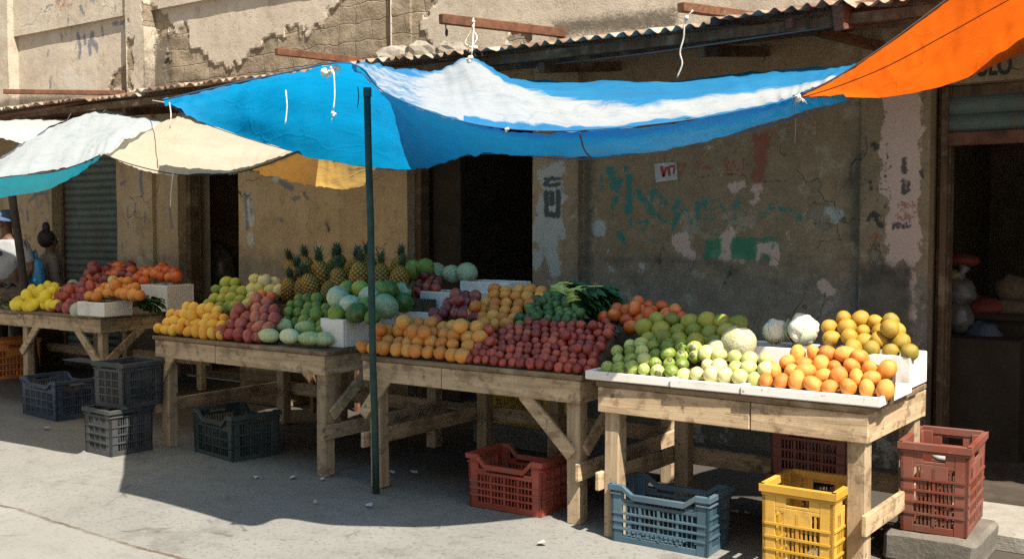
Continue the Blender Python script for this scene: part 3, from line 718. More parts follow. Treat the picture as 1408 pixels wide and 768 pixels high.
for x0, x1 in ((xa - 0.13, xb), (xd - 0.14, xe), (xf, xg)):
    panel('lintel', x0, x1, HEAD, ZL, WY + 0.01, 0.03, M_PL_LO, 0.28, seed=x0)
zs_top = on_y(1340, 113, WY).z
panel('lintel', xj, 1.0, zs_top, ZL, WY + 0.01, 0.03, M_PL_LO, 0.28, seed=21)

# rooms behind the open doorways (floor, walls, ceiling as one shell each)
def room(x0, x1, top, dep=3.2):
    mb = MB()
    y0, y1 = WY + 0.31, WY + dep
    a, b = x0 - 0.5, x1 + 0.7
    mb.add([(a, y0, 0.03), (b, y0, 0.03), (b, y1, 0.03), (a, y1, 0.03)], [(0, 1, 2, 3)])
    mb.add([(a, y0, top), (b, y0, top), (b, y1, top), (a, y1, top)], [(3, 2, 1, 0)])
    mb.add([(a, y1, 0.03), (b, y1, 0.03), (b, y1, top), (a, y1, top)], [(0, 1, 2, 3)])
    mb.add([(a, y0, 0.03), (a, y1, 0.03), (a, y1, top), (a, y0, top)], [(0, 1, 2, 3)])
    mb.add([(b, y0, 0.03), (b, y1, 0.03), (b, y1, top), (b, y0, top)], [(3, 2, 1, 0)])
    for p, q in ((a, x0), (x1, b)):
        mb.add([(p, y0 + .003, 0.03), (q, y0 + .003, 0.03), (q, y0 + .003, top), (p, y0 + .003, top)], [(0, 1, 2, 3)])
    mb.add([(x0 - .3, WY, 0.028), (x1 + .3, WY, 0.028), (x1 + .3, y0, 0.028), (x0 - .3, y0, 0.028)], [(0, 1, 2, 3)])
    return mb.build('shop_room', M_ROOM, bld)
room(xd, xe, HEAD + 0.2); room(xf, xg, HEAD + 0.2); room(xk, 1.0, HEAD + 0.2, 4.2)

# door frames
def frame(x0, x1, top, w=0.07, y=WY + 0.1):
    mb = MB()
    mb.box(x0, x0 + w, y, y + 0.12, 0.03, top, 0.003); mb.box(x1 - w, x1, y, y + 0.12, 0.03, top, 0.003)
    mb.box(x0 + w + .002, x1 - w - .002, y, y + 0.12, top - w, top, 0.003)
    return mb.build('door_frame', M_DARKWOOD, bld, bevel=0.006)
frame(xd - 0.135, xe, HEAD); frame(xf + 0.002, xg - 0.002, HEAD)
fr = frame(xj + 0.01, 0.98, zs_top, 0.08)
mb = MB(); mb.box(xf + .1, xf + .42, WY + .24, WY + .29, .04, HEAD - .08); mb.build('door_leaf', M_SHADEWOOD, bld, bevel=.006)

# roller shutters: one closed, one pulled half up
def shutter(x0, x1, z0, z1, y, pitch, label):
    mb = MB()
    n = int((z1 - z0) / pitch)
    prof = []
    for i in range(n):
        for k in range(6):
            a = k / 6
            prof.append((z0 + (i + a) * pitch, y - 0.022 * math.sin(math.pi * a) ** 0.7))
    prof.append((z0 + n * pitch, y))
    vs = []
    for z, yy in prof: vs += [(x0, yy, z), (x1, yy, z)]
    mb.add(vs, [(2 * i, 2 * i + 1, 2 * i + 3, 2 * i + 2) for i in range(len(prof) - 1)])
    s = mb.build('roller_shutter', M_SHUT, bld, label=label)
    mb = MB(); mb.box(x0, x1, y - 0.03, y + 0.02, z0 - 0.09, z0 - 0.004, .002); mb.build('bottom_rail', M_RUST, s, bevel=.006)
    for a in (x0 - .035, x1 - .005):
        mb = MB(); mb.box(a, a + .04, y - .045, y + .03, max(0.03, z0 - 2.3), z1); mb.build('guide_rail', M_DARKWOOD, s)
    return s
shutter(xa - 0.085, xb - 0.045, 0.13, HEAD, WY + 0.16, 0.085, 'closed grey-green roller shutter')
shutter(xk + 0.04, 0.9, on_y(1340, 178, WY).z, zs_top - 0.01, WY + 0.1, 0.115, 'half-raised grey-green roller shutter')

# painted lettering on the lintel over the raised shutter
def lettering(txt, px, py, size, mat, name, y=WY - 0.004, rz=0.0, sx=1.0):
    cu = bpy.data.curves.new(name, 'FONT'); cu.body = txt; cu.size = size; cu.extrude = 0.0012; cu.offset = 0.006
    cu.align_x = 'CENTER'; cu.align_y = 'CENTER'
    o = bpy.data.objects.new(name, cu); COL.objects.link(o)
    bpy.context.view_layer.update()
    me = bpy.data.meshes.new_from_object(o.evaluated_get(bpy.context.evaluated_depsgraph_get()))
    bpy.data.objects.remove(o); bpy.data.curves.remove(cu)
    p = on_y(px, py, y)
    M = Matrix.Translation(p - bld.location) @ Matrix.Rotation(rz, 4, 'Y') @ Matrix.Diagonal((sx, 1, 1, 1)) @ Matrix.Rotation(math.pi / 2, 4, 'X')
    me.transform(M); me.name = name
    me.materials.clear()
    return link_mesh(name, me, mat, bld)
lettering('TULO', 1359, 92, 0.17, M_INKPAINT, 'painted_lettering', WY + 0.006, 0.0, 0.62)

# ---- tin eave
EY = 6.0                                     # street edge of the eave
ez = lambda px, py: on_y(px, py, EY).z
Z_E = 2.86
def eave_roof():
    mb = MB()
    x0, x1, per = -15.2, 4.6, 0.095
    nx = int((x1 - x0) / per * 6); ny = 6
    vs = []
    for j in range(ny + 1):
        t = j / ny
        for i in range(nx + 1):
            x = x0 + (x1 - x0) * i / nx
            sheet = math.floor((x - x0) / 0.83)
            rnd = random.Random(sheet * 7 + 3)
            jag = rnd.uniform(-0.07, 0.03); dz = rnd.uniform(-.012, .012)
            yy = EY + jag + t * (WY - EY - jag + 0.02)
            if j == 0: yy += 0.05 * mnoise.noise(Vector((x * 6, 0, 0))) + .05 * max(0, mnoise.noise(Vector((x * 17, 5, 0)))); zj = .02 * mnoise.noise(Vector((x * 9, 2, 7)))
            z = Z_E + dz * (1 - t) + (ZL + 0.03 - Z_E) * t + (0.015 + .008 * mnoise.noise(Vector((x * 1.7, 3, 0)))) * math.sin(2 * math.pi * (x + .03 * mnoise.noise(Vector((x * 1.1, 8, 0)))) / per)
            z += 0.018 * mnoise.noise(Vector((x * 0.8, yy * 2, 4))) * (1 - t)
            vs.append((x, yy, z))
    n = nx + 1
    b = [(j * n + i, j * n + i + 1, (j + 1) * n + i + 1, (j + 1) * n + i) for j in range(ny) for i in range(nx)]
    mb.add(vs, b)
    o = mb.build('eave_roof', M_TIN, bld, smooth=True)
    s = o.modifiers.new('thick', 'SOLIDIFY'); s.thickness = 0.004
    mb = MB()
    x = -15.0
    for yy, zz in ((EY + 0.1, Z_E - 0.075), (EY + 0.75, Z_E + 0.01)):
        x = -15.0
        while x < 4.0:
            L = 2.6
            mb.bar((x, yy, zz + random.uniform(-.012, .012)), (x + L, yy, zz + random.uniform(-.012, .012)), 0.05, 0.06)
            x += L + .004
    mb.build('purlin', M_DARKWOOD, o)
    for x in (-14, -12.1, -10.3, -8.9, -7.2, -5.6, -4.1, -2.9, -1.1, .6, 2.2, 3.8):
        mb = MB(); mb.bar((x, WY - 0.01, ZL - 0.17), (x, EY + 0.12, Z_E - 0.15), 0.05, 0.07); mb.build('rafter', M_DARKWOOD, o)
    return o
ROOF = eave_roof()
# timber flashing along the top of the roof against the wall
mb = MB()
x = -15.0
while x < 4.2:
    L = random.uniform(1.4, 2.4)
    mb.bar((x, WY - 0.06, ZL + 0.05 + random.uniform(-.01, .01)), (x + L, WY - 0.06, ZL + 0.05 + random.uniform(-.01, .01)), 0.05, 0.05)
    x += L + .01
mb.build('flashing_batten', M_RUST, bld)

# rusty beams and timbers sticking out of the wall
def beam_px(a, b, ya, yb, w, h, name, mat, label=None):
    p, q = on_y(*a, ya), on_y(*b, yb)
    mb = MB(); mb.bar(p, q, w, h)
    return mb.build(name, mat, bld, bevel=.004, label=label)
beam_px((185, 128), (5, 126), WY, 6.25, 0.05, 0.05, 'bracket_beam', M_RUST)
beam_px((496, 84), (380, 71), WY, 6.25, 0.05, 0.06, 'bracket_beam', M_RUST)
beam_px((775, 46), (606, 26), WY, 5.95, 0.05, 0.07, 'bracket_beam', M_RUST)
beam_px((1060, 26), (936, 10), WY, 6.2, 0.06, 0.06, 'timber_end', M_BEAM)
beam_px((1300, 4), (1152, 24), WY - .02, 6.03, 0.07, 0.15, 'timber_end', M_BEAM)
beam_px((1215, 66), (1084, 32), WY - .02, 6.05, 0.05, 0.06, 'brace', M_BEAM)
mb = MB()
mb.tube([on_y(0, 160, 6.05), on_y(90, 146, 6.1), on_y(182, 129, 6.3)], [.022, .024, .02], 8); mb.build('roof_pole', M_BEAM, bld, smooth=True)

# loose lumps of fallen render lying on the roof
for px, py, r, lab in ((547, 78, (0.2, 0.15, 0.12), 'largest pale lump of broken render lying on the tin roof'), (579, 72, (0.15, 0.13, 0.13), 'greenish grey lump of render leaning beside the largest one on the tin roof'), (620, 68, (0.17, 0.1, 0.09), 'low lump of broken render at the right end on the tin roof')):
    p = on_y(px, py, 6.95)
    mb = MB(); mb.ball((p.x, p.y, p.z - .03), r, 14, 9, lambda d: 1 + 0.3 * mnoise.noise(d * 2.1 + Vector((px, 0, 0))) + .16 * mnoise.noise(d * 5 + Vector((0, px, 0))))
    o = mb.build('render_lump', M_ROCK); tag(o, lab, 'rubble')

# step and threshold in front of the right doorway
mb = MB()
mb.box(-1.36, 3.0, 5.62, 6.2, -0.02, 0.105)
st = mb.build('doorstep', M_CONC, None, bevel=.025)
th_ = MB(); th_.box(-1.7, 3.0, 6.204, WY + 0.32, -0.02, 0.08); th_ = th_.build('threshold', M_CONC_B, None, bevel=.02); tag(th_, kind='structure')
tag(st, kind='structure')
bm = bmesh.new(); bm.from_mesh(st.data); bmesh.ops.subdivide_edges(bm, edges=bm.edges, cuts=5, use_grid_fill=True); bm.to_mesh(st.data); bm.free()
relief(st, 0.012, 5.0, 3)
# torn poster
q = [zt(*p) for p in ((382, 96), (498, 88), (506, 180), (390, 194))]
mb = MB(); vs = [on_y(*p, WY - 0.016) for p in q]
mb.add(vs + [v + Vector((0, .006, 0)) for v in vs], [(0, 1, 2, 3), (7, 6, 5, 4), (0, 4, 5, 1), (1, 5, 6, 2), (2, 6, 7, 3), (3, 7, 4, 0)])
po = mb.build('torn_poster', M_PAPER); tag(po, 'torn white paper poster with red lettering pasted on the stained wall', 'poster')
mb = MB()
for a, b, w in (((420, 110), (432, 165), 16), ((432, 165), (446, 112), 12), ((458, 112), (462, 160), 14), ((462, 112), (490, 108), 12), ((488, 118), (484, 150), 10)):
    p0, p1 = on_y(*zt(*a), WY - .0195), on_y(*zt(*b), WY - .0195)
    mb.bar(p0, p1, .003, w / 3.839 * 8 / F_PX)
mb.build('red_letters', M_REDPAINT, po)
# ================================================================== tarps
def cr(p, n):
    """Catmull-Rom through a list of vectors, n points per span"""
    out = []
    for i in range(len(p) - 1):
        a = p[i - 1] if i else p[0] * 2 - p[1]
        b, c = p[i], p[i + 1]
        d = p[i + 2] if i + 2 < len(p) else p[-1] * 2 - p[-2]
        for k in range(n):
            t = k / n
            out.append(0.5 * ((2 * b) + (c - a) * t + (2 * a - 5 * b + 4 * c - d) * t * t + (3 * b - a - 3 * c + d) * t ** 3))
    out.append(p[-1].copy())
    return out

def sheet(cols, nu=14, nv=10, wr=0.012, seed=0.0, bleach=None, keep_edge=True):  # bleach: amount of painted white, sunlit white on the blue tarp
    """cols: list of columns, each a list of (px, py, D); returns verts, faces, painted white amounts"""
    cw = [[at_d(*q) for q in c] for c in cols]
    rows = [cr([c[j] for c in cw], nu) for j in range(len(cw[0]))]
    m = len(rows[0])
    lines = [cr([r[i] for r in rows], nv) for i in range(m)]
    k = len(lines[0])
    vs, bl = [], []
    for i in range(m):
        for j in range(k):
            p = lines[i][j].copy()
            du = lines[min(i + 1, m - 1)][j] - lines[max(i - 1, 0)][j]
            dv = lines[i][min(j + 1, k - 1)] - lines[i][max(j - 1, 0)]
            nrm = du.cross(dv)
            if nrm.length > 1e-6: nrm.normalize()
            a = 1.7 * wr * (mnoise.noise(Vector((p.x * 2.2, p.y * 2.2, p.z * 2.2 + seed))) + 0.6 * mnoise.noise(Vector((i / nu * 7.0, j / nv * 0.9, seed + 9))) + 0.4 * mnoise.noise(p * 6.0) + .5 * (.5 - abs(mnoise.noise(Vector((p.x * 3.1 + p.z, p.y * 2.2, p.z * 6 + seed))))))
            p += nrm * a
            vs.append(p)
            bl.append(bleach(i / (m - 1), j / (k - 1)) if bleach else 0.0)
    fs = [(i * k + j, (i + 1) * k + j, (i + 1) * k + j + 1, i * k + j + 1) for i in range(m - 1) for j in range(k - 1)]
    return vs, fs, bl

def make_tarp(name, patches, mat, label, hem=None):
    mb = MB(); bl = []
    for v, f, b in patches:
        mb.add(v, f); bl += b
    root = patches[0][0][0]
    o = empty(name, tuple(root), 0, label, 'tarp')
    s = mb.build('canopy', mat, o, smooth=True, merge=False)
    at = s.data.attributes.new('bleach', 'FLOAT', 'POINT')  # amount of painted white, sunlit white on the blue tarp
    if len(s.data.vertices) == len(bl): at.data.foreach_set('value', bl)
    return o, s

# control columns (pixel, pixel, metres of depth): F = front rope line
A_COLS = [
    [(225, 140, 5.0), (226, 140.5, 5.5), (227, 141, 6.0), (228, 142, 6.4)],
    [(290, 124, 4.8), (293, 130, 5.9), (291, 150, 6.5), (292, 174, 6.8)],
    [(385, 104, 4.5), (393, 116, 6.5), (396, 160, 7.3), (402, 208, 7.75)],
    [(482, 89, 4.25), (502, 119, 6.5), (512, 172, 7.3), (520, 232, 8.0)],
    [(528, 128, 4.45), (548, 152, 6.0), (566, 192, 6.7), (585, 230, 7.3)],
    [(605, 160, 4.4), (616, 177, 5.3), (627, 196, 5.8), (640, 214, 6.2)],
    [(690, 178, 4.4), (694, 190, 4.75), (698, 202, 5.0), (703, 212, 5.2)],
    [(795, 181, 4.4), (797, 196, 4.6), (798, 209, 4.68), (799, 219, 4.72)],
    [(937, 168, 4.5), (937, 180, 4.65), (937, 191, 4.72), (937, 200, 4.76)],
    [(1056, 146, 4.6), (1057, 156, 4.7), (1058, 165, 4.77), (1060, 172, 4.8)],
    [(1098, 134, 4.65), (1104, 142, 4.72), (1110, 149, 4.78), (1117, 155, 4.82)],
    [(1150, 114, 4.8), (1156, 123, 4.86), (1162, 131, 4.92), (1170, 138, 4.97)],
]
B_COLS = [
    [(482, 89, 4.25), (487, 86.5, 4.7), (492, 84.5, 5.2)],
    [(528, 128, 4.45), (531, 106, 5.3), (541, 92, 6.2)],
    [(605, 160, 4.4), (602, 122, 5.9), (594, 98, 7.1)],
    [(690, 178, 4.4), (668, 118, 5.7), (650, 79, 7.5)],
    [(795, 181, 4.4), (748, 137, 5.5), (705, 107, 7.6)],
    [(937, 168, 4.5), (905, 138, 5.4), (862, 114, 7.0)],
    [(1056, 146, 4.6), (1040, 120, 5.4), (1022, 100, 6.8)],
    [(1098, 134, 4.65), (1112, 112, 5.3), (1140, 92, 6.5)],
    [(1150, 114, 4.8), (1165, 100, 5.3), (1180, 86, 6.3)],
]
def sun_white_b(u, v):
    # sunlit white painted along the front and middle, shaded blue left towards the roof
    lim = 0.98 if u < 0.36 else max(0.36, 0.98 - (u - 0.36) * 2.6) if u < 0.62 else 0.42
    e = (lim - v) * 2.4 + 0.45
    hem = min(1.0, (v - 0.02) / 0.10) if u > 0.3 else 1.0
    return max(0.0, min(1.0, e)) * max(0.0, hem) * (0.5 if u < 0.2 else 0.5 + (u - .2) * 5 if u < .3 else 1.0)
pa = sheet(A_COLS, 12, 9, 0.014, 1.0, lambda u, v: -0.6)
pb = sheet(B_COLS, 14, 14, 0.012, 4.0, sun_white_b)
BLUE, _s = make_tarp('sun_tarp', [pa, pb], M_BLUE, 'large sagging blue tarp, bleached white on top, roped between eave and green pole')  # the white on top is sunlight painted into the cloth colour
def cord(pts, r, name, mat, parent, smooth=True):
    r *= .75
    mb = MB(); mb.tube(cr([Vector(p) for p in pts], 5), r, 6)
    return mb.build(name, mat, parent, smooth=smooth)
def knot(p, r, mat, parent, name='knot'):
    r *= .72
    mb = MB()
    for k in range(4):
        mb.ball(Vector(p) + Vector((random.uniform(-r, r), random.uniform(-r, r), random.uniform(-r, r))) * .7, r * random.uniform(.5, .9), 7, 5)
    for k in range(3):
        a = Vector(p); d = Vector((random.uniform(-1, 1), random.uniform(-1, 1), random.uniform(-1.2, .4))) * r * 2.2
        mb.tube([a, a + d * .6, a + d + Vector((0, 0, -r * .6))], [r * .22, r * .18, r * .1], 5)
    return mb.build(name, mat, parent, smooth=True)
def edge_line(cols, j, lift=0.0):
    return [at_d(*c[j]) + Vector((0, -0.004, lift)) for c in cols]
cord(edge_line(A_COLS, 0, 0.006)[:11], 0.0045, 'front_rope', M_CORD_BLUE, BLUE)
cord(edge_line(A_COLS, 3, 0.0), 0.0032, 'hem_cord', M_CORD_BLUE, BLUE)
pk = at_d(482, 89, 4.5)
for k, px in enumerate((447, 456, 464)):
    knot(at_d(px, 98 - 2 * k, 4.3), 0.018, M_ROPE, BLUE)
a = at_d(459, 99, 4.28)
cord([a, a + Vector((.004, 0, -.09)), a + Vector((-.004, 0, -.15))], .004, 'hanging_cord', M_ROPE, BLUE)
knot(a + Vector((-.004, 0, -.17)), 0.013, M_ROPE, BLUE)
for px, py, l, m in ((393, 124, .14, M_ROPE), (492, 119, .13, M_CORD_DARK)):
    a = at_d(px, py, 6.5 if px > 450 else 4.42); cord([a, a + Vector((.006, 0, -l * .5)), a + Vector((-.005, 0, -l))], .004, 'hanging_cord', m, BLUE)
knot(at_d(697, 178, 4.37), 0.012, M_ROPE, BLUE)
knot(at_d(646, 82, 7.1), 0.03, M_ROPE, BLUE)
a = at_d(797, 183, 4.36); cord([a, at_d(803, 205, 4.6), at_d(813, 218, 4.66)], .005, 'hanging_cord', M_CORD_DARK, BLUE)
e = on_y(652, 26, 6.3)
cord([at_d(648, 80, 7.1), at_d(650, 60, 7.15), e], .007, 'tie_rope', M_ROPE, BLUE)
cord([at_d(227, 141, 6.3), at_d(218, 139.5, 8.0), on_y(209, 138, EY + .05)], .005, 'tie_rope', M_ROPE, BLUE)
a = at_d(233, 141, 4.95); cord([a, a + Vector((.01, 0, -.06)), a + Vector((0, 0, -.12))], .004, 'hanging_cord', M_ROPE, BLUE)

# cream tarp
C_COLS_TOP = [
    [(142, 212, 6.4), (178, 190, 8.0), (226, 166, 9.75)],
    [(178, 225, 6.35), (205, 195, 7.8), (243, 160, 9.8)],
    [(222, 236, 6.4), (235, 200, 7.9), (256, 156, 9.8)],
    [(262, 241, 6.6), (275, 205, 8.0), (290, 168, 9.6)],
    [(320, 238, 7.0), (328, 210, 8.1), (340, 182, 9.4)],
    [(362, 228, 7.4), (372, 208, 8.2), (388, 192, 8.9)],
    [(402, 212, 7.7), (415, 200, 8.3), (432, 190, 8.8)],
    [(440, 196, 7.9), (452, 188, 8.4), (470, 182, 8.8)],
]
C_COLS_BELLY = [
    [(320, 238, 7.0), (330, 238, 7.2), (340, 237.5, 7.4), (350, 236, 7.6)],
    [(362, 228, 7.4), (366, 235, 7.7), (371, 239, 7.9), (376, 240, 8.1)],
    [(402, 212, 7.7), (405, 228, 8.0), (409, 243, 8.2), (414, 251, 8.4)],
    [(440, 196, 7.9), (443, 220, 8.1), (447, 246, 8.35), (452, 259, 8.5)],
    [(478, 186, 8.0), (482, 215, 8.2), (486, 246, 8.4), (490, 259, 8.5)],
    [(510, 178, 8.1), (516, 205, 8.2), (522, 228, 8.35), (530, 240, 8.45)],
    [(540, 172, 8.1), (546, 192, 8.2), (552, 210, 8.3), (560, 222, 8.4)],
]
CREAM, _s = make_tarp('sun_tarp', [sheet(C_COLS_TOP, 12, 12, .014, 7), sheet(C_COLS_BELLY, 12, 9, .016, 8)], M_CREAM, 'cream canvas tarp with amber underside, between the pale blue and deep blue tarps')
cord(edge_line(C_COLS_TOP, 0), .005, 'hem_cord', M_CORD_DARK, CREAM)
a = at_d(238, 238, 6.4); cord([a, a + Vector((-.02, 0, -.1)), a + Vector((-.03, 0, -.2))], .004, 'hanging_cord', M_ROPE, CREAM)
knot(at_d(141, 213, 6.4), .016, M_CORD_DARK, CREAM)
cord([at_d(256, 156, 9.8), on_y(262, 140, EY + .05)], .006, 'tie_rope', M_ROPE, CREAM)

# pale blue tarp, front edge turned down
L_TOP = [
    [(-80, 262, 7.1), (-60, 252, 8.3), (-40, 245, 9.4)],
    [(-30, 250, 6.95), (-15, 232, 8.9), (6, 214, 9.7)],
    [(10, 243, 6.75), (25, 215, 8.4), (42, 189, 10.0)],
    [(70, 237, 6.5), (84, 200, 8.4), (96, 165, 10.2)],
    [(112, 225, 6.3), (130, 190, 8.3), (142, 154, 10.6)],
    [(139, 213, 6.2), (165, 182, 8.0), (188, 160, 10.35)],
    [(150, 210, 6.3), (190, 186, 8.0), (232, 166, 10.1)],
]
L_VAL = [
    [(-80, 262, 7.1), (-80, 278, 7.2), (-80, 296, 7.3)],
    [(-30, 250, 6.95), (-30, 266, 7.05), (-30, 282, 7.15)],
    [(10, 243, 6.75), (9, 257, 6.87), (8, 271, 6.95)],
    [(70, 237, 6.5), (66, 249, 6.62), (62, 261, 6.7)],
    [(112, 225, 6.3), (108, 233, 6.4), (104, 242, 6.5)],
    [(139, 213, 6.2), (134, 218, 6.3), (128, 225, 6.4)],
]
LBL, _s = make_tarp('sun_tarp', [sheet(L_TOP, 10, 12, .016, 12, lambda u, v: 0.75), sheet(L_VAL, 10, 8, .012, 13, lambda u, v: -0.6)], M_LBLUE, 'pale blue and white tarp with a turquoise front flap over the far left stall')
cord(edge_line(L_TOP, 0)[:6], .005, 'hem_cord', M_CORD_DARK, LBL)
cord([at_d(142, 154, 10.3), on_y(150, 146, EY + .1)], .006, 'tie_rope', M_ROPE, LBL)
cord([at_d(139, 213, 6.2), at_d(141, 213, 6.4)], .006, 'tie_rope', M_ROPE, LBL)
WH, _s = make_tarp('sun_tarp', [sheet([[(-60, 184, 9.6), (-60, 176, 10.4), (-60, 168, 11.3)], [(0, 191, 9.3), (0, 178, 10.1), (0, 166, 11.0)], [(28, 197, 9.2), (40, 181, 10.0), (62, 165, 10.8)], [(30, 197, 9.2), (60, 180, 9.9), (92, 166, 10.6)]], 9, 9, .012, 20)], M_WHITE, 'small white tarp under the eave, furthest left and furthest back')
cord([at_d(92, 166, 10.6), on_y(100, 152, EY + .1)], .006, 'tie_rope', M_ROPE, WH)

# orange tarp
O_COLS = [
    [(1100, 133, 4.64), (1101, 133.3, 4.66), (1102, 133.6, 4.68), (1103, 134, 4.7)],
    [(1152, 107, 4.6), (1156, 116, 4.7), (1161, 125, 4.85), (1168, 133.5, 5.05)],
    [(1220, 62, 4.55), (1224, 88, 4.85), (1230, 110, 5.15), (1238, 130.5, 5.45)],
    [(1303, 0, 4.5), (1304, 45, 4.9), (1307, 85, 5.3), (1312, 114, 5.7)],
    [(1400, -75, 4.5), (1400, -8, 4.95), (1404, 42, 5.4), (1408, 73, 5.85)],
    [(1500, -130, 4.45), (1505, -60, 4.9), (1510, -8, 5.35), (1515, 25, 5.75)],
    [(1640, -190, 4.3), (1645, -120, 4.75), (1650, -60, 5.2), (1655, -25, 5.5)],  # tarp carried on out of view to shade the ground behind the nearest table
]
ORA, _s = make_tarp('sun_tarp', [sheet(O_COLS, 14, 10, .004, 30)], M_ORANGE, 'bright orange tarp stretched above the right doorway, knotted to the blue tarp')
cord(edge_line(O_COLS, 0, .004), .006, 'hem_cord', M_CORD_DARK, ORA)
seam = [at_d(*[(c[1][i] + c[2][i]) / 2 if k < 0 else c[1][i] for i in range(3)]) + Vector((0, -.006, -.006)) for k, c in enumerate(O_COLS)]
cord(seam, .0035, 'seam', M_CORD_DARK, ORA)
knot(at_d(1099, 134, 4.62), .022, M_ROPE, ORA)
a = at_d(1093, 140, 4.62); cord([a, a + Vector((.004, 0, -.1)), a + Vector((0, 0, -.19))], .003, 'hanging_cord', M_CORD_DARK, ORA)
cord([at_d(1640, -190, 4.3), at_d(1850, -290, 4.6)], .007, 'tie_rope', M_ROPE, ORA)
cord([at_d(1655, -25, 5.5), on_y(1700, -60, EY + .1)], .007, 'tie_rope', M_ROPE, ORA)

# poles
def pole(foot, top, r, mat, name, label):
    o = empty(name, tuple(foot), 0, label, 'pole')
    mb = MB(); f, t = Vector(foot), Vector(top)
    mb.tube([f.lerp(t, k / 6) + Vector((.004 * math.sin(k * 2), 0, 0)) for k in range(7)], r, 12)
    mb.build('shaft', mat, o, smooth=True)
    mb = MB(); mb.tube([t - (t - f).normalized() * .05, t + (t - f).normalized() * .004], r * 1.18, 12); mb.build('end_cap', mat, o, smooth=False)
    return o
f = on_z(517, 677, 0); Dp = f.x * AX[0] + f.y * AX[1]
pole(f, at_d(505, 121.5, Dp), .021, M_POLE, 'tarp_pole', 'slender green steel pole holding up the blue tarp in front of the stalls')
p = at_d(33, 395, 10.9); q = at_d(14, 262, 10.9); dd = (p - q) / (q.z - p.z)
pole(p + dd * p.z, q + Vector((0, 0, .12)), .04, M_POLE2, 'tarp_pole', 'dark leaning wooden pole beside the person in the white shirt')

# cables and loose cord under the eave
mb = MB(); mb.tube(cr([on_y(704, 93, 6.3), on_y(760, 88, 6.2), on_y(900, 72, 6.1), on_y(1060, 49, 6.08), on_y(1200, 28, 6.1)], 6), .005, 5)
o = mb.build('slack_cable', M_CABLE); tag(o, 'thin grey cable slung along under the rusty eave', 'cable')
a = on_y(944, 24, 5.99)
mb = MB(); mb.tube(cr([on_y(953, 14, 5.97), on_y(942, 30, 5.96), on_y(940, 52, 5.97), on_y(935, 72, 5.97), on_y(938, 88, 5.98), on_y(931, 107, 5.98)], 5), .0055, 6)
mb.ball(on_y(944, 25, 5.96), .016, 7, 5)
o = mb.build('loose_cord', M_ROPE, smooth=True); tag(o, 'pale frayed cord hanging from the eave above the blue tarp', 'rope')
mb = MB()
mb.tube(cr([on_y(651, 25, 6.2), on_y(650, 40, 6.15), on_y(656, 52, 6.12), on_y(650, 66, 6.1), on_y(655, 78, 6.1)], 5), .0055, 6)
mb.tube(cr([on_y(650, 40, 6.15), on_y(640, 60, 6.12), on_y(660, 70, 6.1), on_y(664, 78, 6.1)], 5), .005, 5)
mb.ball(on_y(651, 30, 6.17), .015, 7, 5); mb.ball(on_y(654, 66, 6.1), .019, 7, 5)
o = mb.build('loose_cord', M_ROPE, smooth=True); tag(o, 'tangled white cord hanging from the longest rusty bracket beam', 'rope')
mb = MB(); mb.tube(cr([on_y(612, 26, 6.05), on_y(613, 38, 6.05), on_y(614, 46, 6.05)], 4), .005, 5); mb.ball(on_y(614, 45, 6.05), (.012, .012, .03), 7, 5)
o = mb.build('loose_cord', M_CORD_DARK, smooth=True); tag(o, 'short dark cord hanging near the tip of the longest rusty bracket beam', 'rope')
